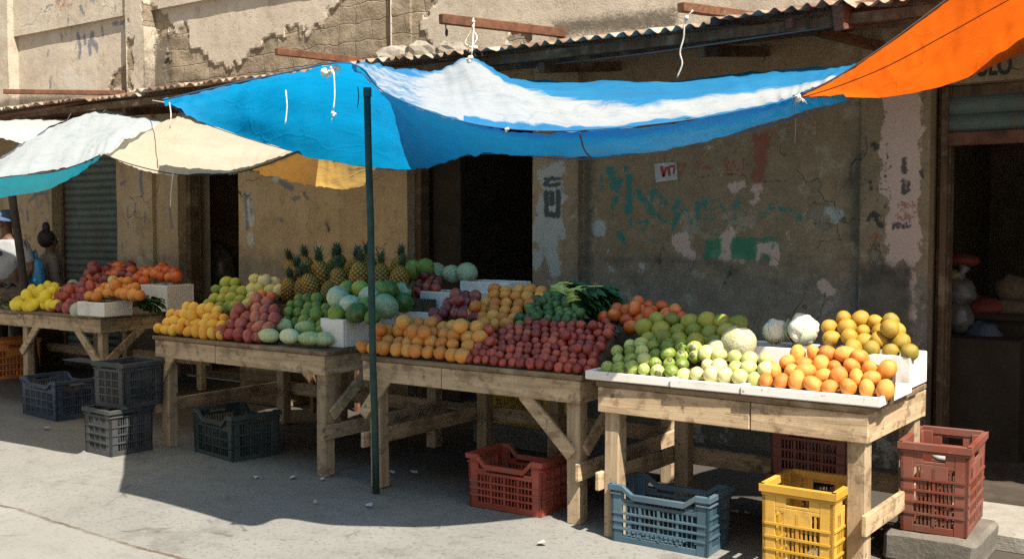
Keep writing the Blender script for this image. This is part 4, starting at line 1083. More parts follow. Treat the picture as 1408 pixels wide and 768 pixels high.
# ================================================================== tables
TH = 0.82
def table(x0, x1, y0, depth, label, rz=0.0, braces=(), rails=(), side_rail=True, apron=0.125, leg=0.085, seed=0, mid=False):
    random.seed(seed)
    o = empty('market_table', (x0, y0, 0), 0, label, 'table')
    y1 = y0 + depth
    # loose boards of the top
    n = max(4, int(depth / 0.16)); w = depth / n
    for i in range(n):
        mb = MB()
        a, b = x0 - random.uniform(.0, .025), x1 + random.uniform(.0, .025)
        mb.box(a, b, y0 - (.012 if i == 0 else 0) + i * w + .003, y0 + (i + 1) * w - .003, TH - .028, TH + random.uniform(-.003, .003))
        t = mb.build('tabletop_board', M_TOP, o, bevel=.004)
        relief(t, .003, 9, i)
    zt0, zt1 = TH - .03 - apron, TH - .031
    # front and back aprons in two lengths, end aprons
    xm = x0 + (x1 - x0) * random.uniform(.38, .62)
    for ya in (y0, y1 - .026):
        for a, b in ((x0, xm - .0025), (xm + .0025, x1)):
            mb = MB(); mb.box(a, b, ya, ya + .026, zt0 + random.uniform(-.004, .004), zt1)
            t = mb.build('apron_board', M_WX, o, bevel=.004)
    for xa_ in (x0 + .003, x1 - .029):
        mb = MB(); mb.box(xa_, xa_ + .026, y0 + .028, y1 - .028, zt0, zt1); mb.build('apron_board', M_WY, o, bevel=.004)
    lx = (x0 + .025, x1 - .02 - leg); ly = (y0 + .03, y1 - .03 - leg)
    for i, a in enumerate(lx):
        for j, b in enumerate(ly):
            mb = MB(); e = random.uniform(-.012, .012)
            z1 = TH - .034
            mb.hexa([(a + e, b, 0), (a + leg + e, b, 0), (a + leg + e, b + leg, 0), (a + e, b + leg, 0), (a, b, z1), (a + leg, b, z1), (a + leg, b + leg, z1), (a, b + leg, z1)])
            mb.build('leg', M_WZ, o, bevel=.006)
    if mid:
        a = (x0 + x1) / 2 - .1
        mb = MB(); mb.box(a, a + leg, ly[1] - .1, ly[1] - .1 + leg, 0, TH - .034); mb.build('leg', M_WZ, o, bevel=.006)
    for kind in braces:
        mb = MB()
        fy = y0 + .006
        if kind == 'fl': mb.bar((lx[0] + .0, fy + .012, .42), (lx[0] + leg + .2, fy + .012, zt0 + .03), .07, .03, (0, 1, 0))
        if kind == 'fl_in': mb.bar((lx[0] - .03, fy + .0, .45), (lx[0] + .17, fy + .0, zt0 + .03), .075, .026, (0, 1, 0))
        if kind == 'fr': mb.bar((lx[1] + leg * .55, fy + .012, .38), (lx[1] - .27, fy + .012, zt0 + .02), .075, .028, (0, 1, 0))
        if kind == 'sr': mb.bar((lx[1] + leg + .014, ly[0] + .04, .40), (lx[1] + leg + .014, ly[0] + .42, zt0 + .02), .026, .075, (0, 0, 1))
        if kind == 'sl': mb.bar((lx[0] - .014, ly[0] + .04, .40), (lx[0] - .014, ly[0] + .42, zt0 + .02), .026, .075, (0, 0, 1))
        mb.build('brace', M_WX, o, bevel=.004)
    if side_rail:
        for a, s in ((lx[0] - .027, 1), (lx[1] + leg + .002, 1)):
            mb = MB(); mb.box(a, a + .025, ly[0] - .05, ly[1] + leg + .02, .25, .345); mb.build('side_rail', M_WY, o, bevel=.004)
    mb = MB(); mb.box(lx[0] - .02, lx[1] + leg + .02, ly[1] + leg + .002, ly[1] + leg + .028, .24, .34); mb.build('back_rail', M_WX, o, bevel=.004)
    o.rotation_euler.z = rz
    return o

T1 = table(-9.66, -8.42, 5.45, 1.25, 'small far left wooden table of lemons and plums beside the shuttered shop', math.radians(3), ('fl', 'fr', 'sr'), side_rail=False, leg=.07, seed=1)
T2 = table(-6.58, -4.84, 4.75, 1.25, 'long wooden table of mangoes, pale melons and pineapples', 0, ('fl_in', 'sr'), seed=2, mid=True)
T3 = table(-4.5, -2.94, 4.74, 1.26, 'wooden table of oranges and red plums behind the green pole, with a Y brace', math.radians(.8), ('fl_in', 'fr', 'sr'), seed=3, mid=True)
T4 = table(-2.77, -1.38, 4.66, .9, 'nearest wooden table, with white foam trays of limes and oranges', math.radians(-1.2), (), seed=4, apron=.135)
T0 = table(-11.6, -10.05, 5.75, .9, 'low leafy greens table cut off by the left edge of the photo', 0, (), side_rail=False, leg=.07, seed=5)
T0.scale.z = .93

# ================================================================== crates
def crate(L, Wd, H, mat, style='low', nx=6, nz=3, dip=.055, ends=3, taper=.97, label=None, group=None, sub=3):
    """slatted plastic crate standing on its own origin: L along x, Wd along y"""
    o = empty('plastic_crate', (0, 0, 0), 0, label, 'crate', group)
    def place(side, u, v, t):
        s = taper + (1 - taper) * v / H
        lx, ly = L / 2 * s, Wd / 2 * s
        if side == 0: return (-lx + u * 2 * lx, -ly - t, v)
        if side == 1: return (lx + t, -ly + u * 2 * ly, v)
        if side == 2: return (lx - u * 2 * lx, ly + t, v)
        return (-lx - t, ly - u * 2 * ly, v)
    def slab(mb, side, u0, u1, v0, v1, t0, t1):
        p = [place(side, u0, v0, t1), place(side, u1, v0, t1), place(side, u1, v0, t0), place(side, u0, v0, t0),
             place(side, u0, v1, t1), place(side, u1, v1, t1), place(side, u1, v1, t0), place(side, u0, v1, t0)]
        mb.hexa(p)
    def poly(mb, side, pts, t0, t1):
        n = len(pts)
        vs = [place(side, u, v, t1) for u, v in pts] + [place(side, u, v, t0) for u, v in pts]
        mb.add(vs, [tuple(range(n)), tuple(range(2 * n - 1, n - 1, -1))] + [(i, i + n, (i + 1) % n + n, (i + 1) % n) for i in range(n)])
    body, rim, bars = MB(), MB(), MB()
    tall = style == 'tall'
    nx, sub = (2, 5) if tall else (max(3, nx - 2), 4)
    for side in range(4):
        ln = L if side % 2 == 0 else Wd
        cu = .062 / ln                                     # corner post share
        n = nx if side % 2 == 0 or tall else max(2, int(round(nx * Wd / L)))
        top = H - (.10 if tall else .045 + (dip if side % 2 == 0 else 0))
        # posts and bands
        for a, b in ((0, cu), (1 - cu, 1)): slab(body, side, a, b, 0, H - .02, -.018, .0)
        slab(body, side, cu, 1 - cu, 0, .035, -.012, -.001)
        slab(body, side, cu, 1 - cu, top - .018, top, -.012, -.001)
        for k in range(1, nz):
            v = .035 + (top - .053) * k / nz
            slab(bars, side, cu * .2, 1 - cu * .2, v - .005, v + .005, -.012, .005)
        for k in range(1, n):
            u = cu + (1 - 2 * cu) * k / n
            wmain = (.007 if k % 2 or not tall else .012) / ln
            slab(bars, side, u - wmain, u + wmain, .035, top - .018, -.010, .001)
        m = n * sub
        for k in range(m):
            if sub > 1 and k % sub == 0: continue
            u = cu + (1 - 2 * cu) * k / m
            slab(bars, side, u - (.0045 if tall else .003) / ln, u + (.0045 if tall else .003) / ln, .035, top - .018, -.008, -.002)
        # rim
        if tall:
            if side % 2 == 0 or True:
                h0, h1 = .34, .66
                slab(body, side, cu, h0, top, H - .035, -.010, -.001); slab(body, side, h1, 1 - cu, top, H - .035, -.010, -.001)
                slab(body, side, h0, h1, top, top + .014, -.010, -.001); slab(body, side, .3, .7, top - .075, top - .001, -.0105, -.0005)
            slab(rim, side, -.012 / ln, 1 + .012 / ln, H - .036, H, -.014, .012)
            slab(rim, side, 0, 1, H - .05, H - .037, -.004, .005)
        elif side % 2 == 0:
            a, s = .13, .11
            slab(body, side, cu, a + .01, top, H - .03, -.010, -.001); slab(body, side, 1 - a - .01, 1 - cu, top, H - .03, -.010, -.001)
            low = H - dip
            pts = [(-.008, H), (a, H), (a + s, low), (1 - a - s, low), (1 - a, H), (1.008, H), (1.008, H - .03), (1 - a, H - .03), (1 - a - s, low - .03), (a + s, low - .03), (a, H - .03), (-.008, H - .03)]
            # the rim as short quads, so the dipped outline stays clean
            for k in range(5):
                p = [pts[k], pts[k + 1], pts[10 - k], pts[11 - k]]
                poly(rim, side, p, -.012, .011)
            slab(body, side, a, a + s, top, low - .03 + .001, -.009, -.002); slab(body, side, 1 - a - s, 1 - a, top, low - .03 + .001, -.009, -.002)
            slab(rim, side, .0, a - .01, H - .052, H - .043, -.004, .008); slab(rim, side, 1 - a + .01, 1, H - .052, H - .043, -.004, .008)
        else:
            h0, h1 = .33, .67
            slab(body, side, cu, h0, top, H - .028, -.010, -.001); slab(body, side, h1, 1 - cu, top, H - .028, -.010, -.001)
            slab(rim, side, -.012 / ln, 1 + .012 / ln, H - .029, H, -.012, .011)
            slab(rim, side, .0, 1, H - .056, H - .046, -.004, .008)
    s = taper
    fl = MB()
    for k in range(9):
        x = -L / 2 * s + L * s * (k + .5) / 9
        fl.box(x - L * s / 9 * .33, x + L * s / 9 * .33, -Wd / 2 * s + .02, Wd / 2 * s - .02, .004, .014)
    for y in (-Wd * .3, 0, Wd * .3): fl.box(-L / 2 * s + .02, L / 2 * s - .02, y - .014, y + .014, .0145, .02)
    for mb, nm in ((body, 'body'), (bars, 'lattice'), (rim, 'rim'), (fl, 'floor')):
        mb.build(nm, mat, o, bevel=.0022 if nm in ('rim', 'body') else 0)
    return o
def setc(o, x, y, z=0.0, deg=0.0, tilt=0.0):
    o.location = (x, y, z); o.rotation_euler = (math.radians(tilt), 0, math.radians(deg)); return o

setc(crate(.60, .38, .33, M_CR_NAVY, 'low', 7, 3, .045, label='navy blue crate on the ground in front of the small far left table'), -8.40, 5.10, 0, -4)
setc(crate(.34, .34, .33, M_CR_BLACK, 'low', 5, 4, .0, sub=1, taper=.97, label='lower charcoal crate of the stack of two at the left, half in sunshine'), -6.67, 4.50, 0, -3)
setc(crate(.34, .34, .32, M_CR_BLACK, 'low', 5, 4, .0, sub=1, taper=.97, label='upper charcoal crate of the stack of two, beside the mango table leg'), -6.63, 4.56, .333, 2)
setc(crate(.53, .38, .32, M_CR_GREEN, 'low', 6, 3, .05, label='very dark green crate with dipped rim under the mango and pineapple table'), -5.91, 4.93, 0, -9)
setc(crate(.50, .34, .31, M_CR_RED, 'low', 6, 4, .055, label='bright red crate with dipped rim under the table of oranges and red plums'), -3.46, 4.95, 0, 2)
setc(crate(.54, .29, .30, M_CR_BLUE, 'low', 6, 4, .042, label='slate blue crate with dipped rim at the foot of the nearest table'), -2.42, 4.80, 0, 2)
p = on_z(1050, 662, .45)
setc(crate(.33, .36, .45, M_CR_YEL, 'tall', 8, 5, 0, taper=.97, sub=2, label='tall yellow crate with slot handles under the nearest table'), p.x + .165, p.y + .16, 0, 0)
setc(crate(.31, .48, .43, M_CR_BRICK, 'tall', 8, 5, 0, taper=.965, sub=2, label='tall brick red crate standing on a concrete block by the doorway'), -1.245, 5.41, .155, 3)
setc(crate(.50, .34, .30, M_CR_YEL, 'low', 6, 3, .05, label='dim yellow crate raised on a plinth behind the bright red crate'), on_y(718, 575, 6.35).x, 6.45, .15, -4)
mb = MB(); bx = on_y(718, 575, 6.35).x; mb.box(bx - .35, bx + .35, 6.2, 6.7, 0, .15); o = mb.build('pallet_block', M_CONC_D, bevel=.012); tag(o, 'low grimy concrete plinth under the dim yellow crate behind the bright red one', 'plinth')
for k in range(2):
    setc(crate(.42, .34, .30, M_CR_BRICK, 'low', 6, 3, .05, label=('lower' if k == 0 else 'upper') + ' dark red crate of the shaded pair behind the tall yellow crate'), on_y(1122, 610, 5.45).x, 5.5, .302 * k, 0)
setc(crate(.36, .5, .42, M_CR_ORA, 'tall', 7, 4, 0, label='orange crate at the left edge, under the leafy greens table'), on_y(-4, 510, 5.95).x, 6.1, 0, -8)
setc(crate(.46, .34, .28, M_CR_YEL, 'low', 6, 3, .05, label='yellow crate hung half hidden behind the back leg of the mango table'), on_y(368, 505, 6.5).x, 6.6, .33, 0)
mb = MB(); bx = on_y(368, 505, 6.5).x; mb.box(bx - .3, bx + .3, 6.42, 6.8, 0, .33); o = mb.build('storage_box', M_RISER, bevel=.012); tag(o, 'dark wooden storage box under the half hidden yellow crate', 'box')
# things inside crates
mb = MB(); mb.ball((-1.22, 5.44, .49), (.09, .14, .035), 14, 8, lambda d: 1 + .18 * mnoise.noise(d * 3)); o = mb.build('folded_sack', M_PAPER, smooth=True); tag(o, 'white folded sack lying inside the tall brick red crate', 'sack')
mb = MB(); mb.ball((-8.35, 5.22, .22), (.2, .12, .06), 14, 8, lambda d: 1 + .25 * mnoise.noise(d * 3)); o = mb.build('crumpled_sack', M_BAGBROWN, smooth=True); tag(o, 'brown crumpled sack lying inside the navy blue crate', 'sack')
# concrete block
mb = MB(); mb.box(-1.46, -1.03, 5.14, 5.66, 0, .15)
blk = mb.build('concrete_block', M_CONC_D, bevel=.02)
bm = bmesh.new(); bm.from_mesh(blk.data); bmesh.ops.subdivide_edges(bm, edges=bm.edges, cuts=4, use_grid_fill=True); bm.to_mesh(blk.data); bm.free()
for v in blk.data.vertices:
    if v.co.z > .02: v.co += Vector(mnoise.noise_vector(v.co * 6)) * .012
tag(blk, 'rough grey concrete block under the tall brick red crate', 'block')
# stool under the mango table
o = empty('wooden_stool', (-6.55, 6.55, 0), 0, 'dark wooden stool standing in the shade behind the mango table', 'stool')
mb = MB(); mb.box(-6.75, -6.35, 6.38, 6.72, .5, .53); mb.build('seat', M_BEAM, o, bevel=.005)
for a in (-6.71, -6.42):
    for b in (6.41, 6.66):
        mb = MB(); mb.box(a, a + .035, b, b + .035, 0, .498); mb.build('leg', M_BEAM, o)
for b in (6.42, 6.67):
    mb = MB(); mb.box(-6.673, -6.422, b, b + .02, .18, .21); mb.build('stretcher', M_BEAM, o)

# ================================================================== foam boxes and trays
def foam_box(x0, x1, y0, y1, z0, z1, label, rz=0.0, wall=.022, name='foam_box', cat='box', fill=True):
    cx, cy = (x0 + x1) / 2, (y0 + y1) / 2
    o = empty(name, (cx, cy, z0), 0, label, cat)
    mb = MB()
    mb.box(x0, x1, y0, y0 + wall, z0, z1); mb.box(x0, x1, y1 - wall, y1, z0, z1)
    mb.box(x0, x0 + wall, y0 + wall, y1 - wall, z0, z1); mb.box(x1 - wall, x1, y0 + wall, y1 - wall, z0, z1)
    b = mb.build('walls', M_FOAM, o, bevel=.005)
    mb = MB(); mb.box(x0 + wall, x1 - wall, y0 + wall, y1 - wall, z0 + .002, z0 + .02); mb.build('base', M_FOAM, o)
    if fill and z1 - z0 > .1:                     # straw packing that carries the fruit up to the rim
        mb = MB(); mb.box(x0 + wall + .001, x1 - wall - .001, y0 + wall + .001, y1 - wall - .001, z0 + .021, z1 - .035); mb.build('packing', M_BAGBROWN, o)
    o.rotation_euler.z = rz
    return o
foam_box(-5.06, -4.85, 4.93, 5.46, TH + .004, 1.01, 'white foam box at the front right corner of the mango table, heaped with cabbages')
foam_box(-4.98, -4.52, 5.49, 5.78, TH + .004, 1.03, 'foam box of dull green melons set just behind the heap of front oranges')
foam_box(-4.94, -4.46, 5.80, 6.06, TH + .004, 1.15, 'foam box holding a heap of pink grapes')
foam_box(-4.80, -4.36, 6.09, 6.38, TH + .004, 1.215, 'rearmost foam box, carrying three pale round cabbages')
foam_box(-1.80, -1.36, 5.22, 5.53, TH + .006, .985, 'large white foam box of yellow oranges at the right end of the nearest table')
foam_box(-2.27, -1.815, 5.22, 5.5, TH + .006, .985, 'white foam box under the two wrapped cauliflowers')
for a, b, lab in ((-2.83, -2.345, 'left white foam tray of limes on the nearest table'), (-2.34, -1.975, 'middle white foam tray of pale guavas on the nearest table'), (-1.97, -1.325, 'right white foam tray of oranges on the nearest table')):
    foam_box(a, b, 4.63 + (a + 2.8) * -.02, 5.12, TH + .005, TH + .05, lab, 0, .016, 'foam_tray', 'tray')
p = on_z(150, 433, TH)
foam_box(-8.62, -8.24, 5.42, 5.72, TH + .005, TH + .13, 'white foam tray of oranges at the right corner of the small far left table', math.radians(3))
foam_box(-8.66, -8.28, 6.1, 6.42, TH + .005, TH + .25, 'tall white foam box of orange tomatoes at the back of the small far left table', math.radians(3))

# ================================================================== fruit
def fruit_mesh(name, mat, shape='round', sub=3, seed=0):
    bm = bmesh.new(); bmesh.ops.create_icosphere(bm, subdivisions=sub, radius=.5)
    for v in bm.verts:
        d = v.co.normalized(); r = .5
        r *= 1 + .055 * mnoise.noise(d * 1.3 + Vector((seed, 0, 0))) + .02 * mnoise.noise(d * 4 + Vector((seed, 7, 0)))
        if shape == 'round':
            r *= 1 - .05 * abs(d.z) - .10 * max(0, abs(d.z) - .9) * 10 * .6
        elif shape == 'knobbly':
            r *= 1 + .05 * mnoise.noise(d * 7 + Vector((seed, 3, 0)))
        elif shape == 'leafy':
            r *= 1 + .05 * mnoise.noise(d * 3.2 + Vector((seed, 3, 0))) + .03 * abs(mnoise.noise(d * 6))
        elif shape == 'ribbed':
            a = math.atan2(d.y, d.x); r *= 1 + .03 * math.cos(a * 9) * (1 - d.z * d.z)
        v.co = d * r
        if shape == 'oval': v.co = Vector((v.co.x * 1.18, v.co.y * .92, v.co.z * .92))
        if shape == 'mango': v.co = Vector((v.co.x * 1.2, v.co.y * .9, v.co.z * .95)); v.co.z += .07 * v.co.x * v.co.x * 2
        if shape == 'long': v.co = Vector((v.co.x * 1.5, v.co.y * .88, v.co.z * .86))
        if shape == 'lime': v.co = Vector((v.co.x * .96, v.co.y * .96, v.co.z * 1.06 + (.05 if d.z > .96 else 0)))
    me = bpy.data.meshes.new(name); bm.to_mesh(me); bm.free()
    me.polygons.foreach_set('use_smooth', [True] * len(me.polygons))
    me.materials.append(mat)
    return me
FM = {}
def fm(kind, shape, sub=3):
    k = (kind, shape)
    if k not in FM: FM[k] = [fruit_mesh(kind, M_FR[kind], shape, sub, s * 5.3) for s in range(4)]
    return random.choice(FM[k])

NAMES = dict(orange='orange', mango='mango', lemon='lemon', plum='plum', dplum='plum', peach='mango', tomato='tomato', gmango='mango', greenor='orange', lime='lime', dlime='lime', glime='avocado', guava='guava', custard='custard_apple', yorange='orange', melon='melon', cabbage='cabbage', gmelon='melon', cauli='cauliflower')
CATS = {k: v.replace('_', ' ') for k, v in NAMES.items()}
FR_COUNT = {}
def put(kind, shape, p, d, label, group=None, rot=None, sc=(1, 1, 1)):
    o = bpy.data.objects.new(NAMES[kind], fm(kind, shape)); COL.objects.link(o)
    o.location = p
    o.rotation_euler = rot if rot is not None else (random.uniform(0, 6.3), random.uniform(0, 6.3), random.uniform(0, 6.3))
    o.scale = tuple(d * q * random.uniform(.93, 1.07) for q in sc)
    FR_COUNT[label] = FR_COUNT.get(label, 0) + 1
    return tag(o, label, CATS[kind], group)

def inside(p, poly):
    c = False
    for i in range(len(poly)):
        a, b = poly[i], poly[i - 1]
        if (a[1] > p[1]) != (b[1] > p[1]) and p[0] < (b[0] - a[0]) * (p[1] - a[1]) / (b[1] - a[1]) + a[0]: c = not c
    return c
def hull(pts):
    pts = sorted(set(pts))
    def half(ps):
        h = []
        for p in ps:
            while len(h) > 1 and (h[-1][0] - h[-2][0]) * (p[1] - h[-2][1]) - (h[-1][1] - h[-2][1]) * (p[0] - h[-2][0]) <= 0: h.pop()
            h.append(p)
        return h
    a, b = half(pts), half(pts[::-1])
    return a[:-1] + b[:-1]

def heap(kind, shape, poly, y0, z0, deg, d, label, group, table=None, var=.13, sp=.97, extra=.12, riser=True, floor=TH, upright=False, alt=None, front=False):
    """fruit laid in offset rows up the face of a heap; the heap's outline is given on its sloping face"""
    k = math.tan(math.radians(deg)); cs = math.cos(math.radians(deg)); sn = math.sin(math.radians(deg))
    P = [on_slope(px, py, y0, z0, k) for px, py in poly]
    q = [(p.x, (p.y - y0) / cs) for p in P]
    if front: q = [(a, b - 3 * d if b < 1.1 * d else b) for a, b in q]
    xs, ss = [a for a, _ in q], [b for _, b in q]
    s0 = 0.0 if front else min(ss); row = 0; pts = []
    s = s0 + .01 * d
    nrm = Vector((0, -sn, cs))
    while s <= max(ss) + .02 * d:
        x = min(xs) + (d * sp / 2 if row % 2 else 0) + random.uniform(0, .3) * d
        while x <= max(xs):
            if inside((x, s), q) or min(abs(s - s0), 9) < .02 * d and inside((x, s + .12 * d), q):
                pts.append((x, s))
            x += d * sp * random.uniform(.95, 1.08)
        s += d * .86 * sp; row += 1
    made = []
    def W3(x, s, h): return Vector((x, y0 + s * cs, z0 + s * sn)) + nrm * h
    for x, s in pts:
        dd = d * random.uniform(1 - var, 1 + var)
        p = W3(x + random.uniform(-.09, .09) * d, s + random.uniform(-.08, .08) * d, random.uniform(-.12, .16) * d)
        kk, sh = (kind, shape) if not alt or random.random() > alt[2] else alt[:2]
        p.z = max(p.z, floor + dd * .46)
        made.append(put(kk, sh, p, dd, label, group, (0 if upright else random.uniform(-.6, .6), 0 if upright else random.uniform(-.6, .6), random.uniform(0, 6.3)) if upright else None))
    for x, s in pts:
        if random.random() < extra and s0 + d * .5 < s < max(ss) - d * 1.5:
            p = W3(x + d * .5, s + d * .3, d * .72)
            if inside((x + d * .5, s + d * .2), q): made.append(put(kind, shape, p, d * random.uniform(1 - var, 1 + var), label, group))
    if riser and table is not None and len(pts) > 3:
        h = hull([(x + ex * d * .3, s + ey * d * .3) for x, s in pts for ex in (-1, 1) for ey in (-1, 1)])
        top = [W3(x, s, -.47 * d) for x, s in h]
        for t in top: t.z = max(t.z, TH + .006); t.y = max(t.y, y0 - d * .4)
        if max(t.z for t in top) > TH + .03:
            mb = MB(); mb.prism(top, TH + .004); mb.build('display_riser', M_RISER, table)
    return made

# ---- small far left table
heap('lemon', 'oval', [(20, 424), (78, 426), (82, 410), (80, 393), (64, 391), (40, 400)], 5.52, TH + .05, 36, .105, 'yellow lemon in the heap at the left end of the small far left table', 'lemons on the small far left table', T1)
heap('plum', 'oval', [(76, 425), (116, 427), (140, 420), (146, 398), (118, 388), (84, 396), (80, 414)], 5.55, TH + .05, 34, .1, 'purple red plum in the heap beside the lemons on the small far left table', 'plums on the small far left table', T1, alt=('dplum', 'oval', .4))
heap('orange', 'round', [(123, 409), (196, 408), (196, 398), (174, 384), (152, 387), (140, 397)], 5.5, TH + .14, 32, .1, 'orange heaped in the white foam tray on the small far left table', 'oranges in the far left tray', T1, riser=False, floor=TH + .03)
heap('tomato', 'round', [(188, 384), (244, 383), (244, 374), (226, 366), (196, 367)], 6.18, TH + .25, 24, .115, 'orange tomato heaped in the tall white foam box on the small far left table', 'tomatoes in the far left box', T1, riser=False, floor=TH + .12)
heap('dplum', 'round', [(112, 388), (150, 386), (184, 380), (186, 366), (160, 363), (124, 376)], 6.0, TH + .17, 22, .115, 'dull reddish brown fruit heaped at the back of the small far left table', 'brown fruit at the back of the far left table', T1, alt=('tomato', 'round', .35))
for px, py, d, kk, lab in ((107, 426, .15, 'cauli', 'flattened white cauliflower between plums and foam tray on the far left table'), (101, 391, .11, 'cabbage', 'small grey green cabbage behind the plums on the far left table'), (156, 386, .10, 'guava', 'single pale guava on top of the oranges in the far left tray')):
    p = on_y(px, py, 5.52 if py > 400 else 5.85); put(kk, 'leafy', p, d, lab, None, sc=(1, 1, .75))

# ---- mango and pineapple table
heap('mango', 'oval', [(213, 455), (290, 463), (312, 455), (318, 440), (305, 426), (262, 420), (238, 430)], 4.81, TH + .042, 40, .088, 'yellow mango in the front left heap of the mango table', 'yellow mangoes on the mango table', T2, front=True)
heap('peach', 'oval', [(290, 462), (352, 466), (380, 450), (388, 428), (374, 411), (340, 415), (324, 436)], 4.82, TH + .044, 42, .095, 'dark red mango in the heap next to the yellow mangoes', 'red mangoes on the mango table', T2, alt=('plum', 'round', .25), front=True)
heap('glime', 'round', [(386, 446), (450, 456), (452, 425), (440, 408), (406, 408), (388, 426)], 4.98, TH + .11, 38, .088, 'green avocado in the heap above the pale melons', 'green avocados on the mango table', T2)
for k, (px, py, y, a) in enumerate(((370, 461, 4.84, .1), (398, 462, 4.86, .0), (426, 465, 4.86, .15), (444, 466, 4.9, -.1), (421, 451, 4.98, .3), (388, 447, 4.98, .2))):
    p = on_y(px, py, y); p.z = max(p.z, TH + .055)
    put('melon', 'long', p, .118, 'pale oval melon in the front row of the mango table', 'pale oval melons on the mango table', (0, 0, a))
heap('gmango', 'round', [(284, 420), (332, 424), (338, 402), (338, 384), (322, 379), (304, 391), (290, 406)], 5.2, TH + .14, 38, .105, 'green mango in the heap behind the yellow mangoes', 'green mangoes behind the yellow mangoes', T2, riser=True)
heap('custard', 'knobbly', [(332, 420), (378, 418), (388, 402), (384, 384), (366, 378), (344, 388)], 5.24, TH + .16, 38, .108, 'pale yellow custard apple between the green mangoes and the pineapples', 'custard apples on the mango table', T2)
heap('tomato', 'round', [(342, 414), (372, 414), (380, 406), (350, 404)], 5.12, TH + .2, 30, .085, 'light red fruit in the row above the red mangoes', 'light red fruit above the red mangoes', T2, extra=0)

def pineapple_proto():
    o = empty('pineapple', (0, 0, 0), 0, None, 'pineapple')
    nu, nv = 40, 26
    vs, gr = [], []
    for j in range(nv + 1):
        t = j / nv
        r = .5 * (math.sin(math.pi * min(.985, max(.02, t * .96 + .02))) ** .5) * (1.0 - .12 * t)
        for i in range(nu):
            a = 2 * math.pi * i / nu
            u1 = (a / (2 * math.pi) * 10 + t * 6.5); u2 = (a / (2 * math.pi) * 10 - t * 6.5)
            g = max(abs(math.cos(math.pi * u1)) ** 4, abs(math.cos(math.pi * u2)) ** 4)
            rr = r * (1.06 - .13 * g)
            vs.append((rr * math.cos(a), rr * math.sin(a), t * 1.45)); gr.append(g)
    fs = [(j * nu + i, j * nu + (i + 1) % nu, (j + 1) * nu + (i + 1) % nu, (j + 1) * nu + i) for j in range(nv) for i in range(nu)]
    mb = MB(); mb.add(vs, fs); b = mb.build('body', M_PINE, o, smooth=True)
    at = b.data.attributes.new('groove', 'FLOAT', 'POINT'); at.data.foreach_set('value', gr)
    mb = MB()
    for k in range(34):
        a = k * 2.4; lay = k / 34
        L = .68 * (.55 + .5 * lay) ; tilt = 1.25 - lay * .95
        base = Vector((math.cos(a) * .1 * (1 - lay), math.sin(a) * .1 * (1 - lay), 1.38 + .16 * lay))
        dr = Vector((math.cos(a), math.sin(a), 0)); sd = Vector((-math.sin(a), math.cos(a), 0))
        row = []
        for q in range(5):
            s = q / 4
            ang = tilt * (.5 + .6 * s)
            c = base + dr * (math.sin(ang) * L * s * .8) + Vector((0, 0, math.cos(ang) * L * s * .9 + .02))
            w = .085 * (1 - s) ** .7 + .004
            row.append((c - sd * w, c + dr * -.02 + Vector((0, 0, -.012)), c + sd * w))
        v = [p for r in row for p in r]
        f = []
        for q in range(4):
            for e in range(2): f.append((q * 3 + e, q * 3 + e + 1, q * 3 + e + 4, q * 3 + e + 3))
        mb.add(v, f)
    mb.build('crown', M_CROWN, o, smooth=True)
    return o
PP = pineapple_proto()
spots = [(397, 398, 5.42, .14, .2), (420, 399, 5.44, .145, -.1), (450, 400, 5.42, .13, .4), (424, 371, 5.68, .15, .12), (443, 379, 5.56, .165, .1), (470, 386, 5.52, .15, -.3), (493, 380, 5.56, .155, .05), (524, 381, 5.62, .145, .1), (544, 384, 5.66, .145, -.2), (468, 366, 5.84, .14, .1), (508, 366, 5.86, .14, -.1), (545, 369, 5.9, .14, .15), (408, 384, 5.52, .15, -.25), (434, 392, 5.46, .14, .3), (457, 372, 5.7, .155, -.2), (481, 371, 5.76, .15, .25), (410, 372, 5.74, .145, -.3)]
for i, (px, py, y, d, tl) in enumerate(spots):
    o = PP if i == 0 else copy_tree(PP)
    tag(o, 'ripe brown pineapple standing in the group at the back of the mango table', 'pineapple', 'pineapples at the back of the mango table')
    p = on_y(px, py, y)
    o.location = (p.x, p.y, p.z - d * .72); o.scale = (d, d, d); o.rotation_euler = (tl * .6, tl, i * 1.3)
mb = MB(); mb.box(-6.25, -4.95, 5.3, 5.52, TH + .004, 1.04); mb.build('display_riser', M_RISER, T2)
mb = MB(); mb.box(-6.25, -4.75, 5.523, 5.76, TH + .004, 1.1); mb.build('display_riser', M_RISER, T2)
mb = MB(); mb.box(-6.25, -4.97, 5.763, 5.99, TH + .004, 1.14); mb.build('display_riser', M_RISER, T2)
for k, (px, py, y, d, kk, lab) in enumerate((
        (465, 409, 5.12, .155, 'cabbage', 'pale'), (481, 419, 5.06, .14, 'cabbage', 'pale'), (490, 430, 5.0, .14, 'glime', 'g'), (463, 431, 4.98, .115, 'gmango', 'g'), (477, 399, 5.25, .13, 'glime', 'g'),
        (496, 398, 5.26, .125, 'gmango', 'g'), (507, 408, 5.2, .14, 'cabbage', 'pale'), (522, 399, 5.3, .14, 'glime', 'g'), (535, 398, 5.36, .13, 'glime', 'g'), (530, 421, 5.2, .17, 'cabbage', 'pale'),
        (555, 416, 5.42, .135, 'glime', 'g'), (505, 420, 5.1, .12, 'gmango', 'g'), (552, 402, 5.6, .14, 'cabbage', 'pale'), (540, 408, 5.5, .13, 'glime', 'g'), (512, 436, 5.02, .11, 'glime', 'g'))):
    lb, gp = (('pale blue green cabbage in the pile on the white foam box', 'cabbages piled on the foam box') if lab == 'pale' else ('round green fruit tucked among the pale cabbages on the foam box', 'green fruit among the cabbages'))
    put(kk, 'leafy' if kk == 'cabbage' else 'ribbed', on_y(px, py, y), d, lb, gp)
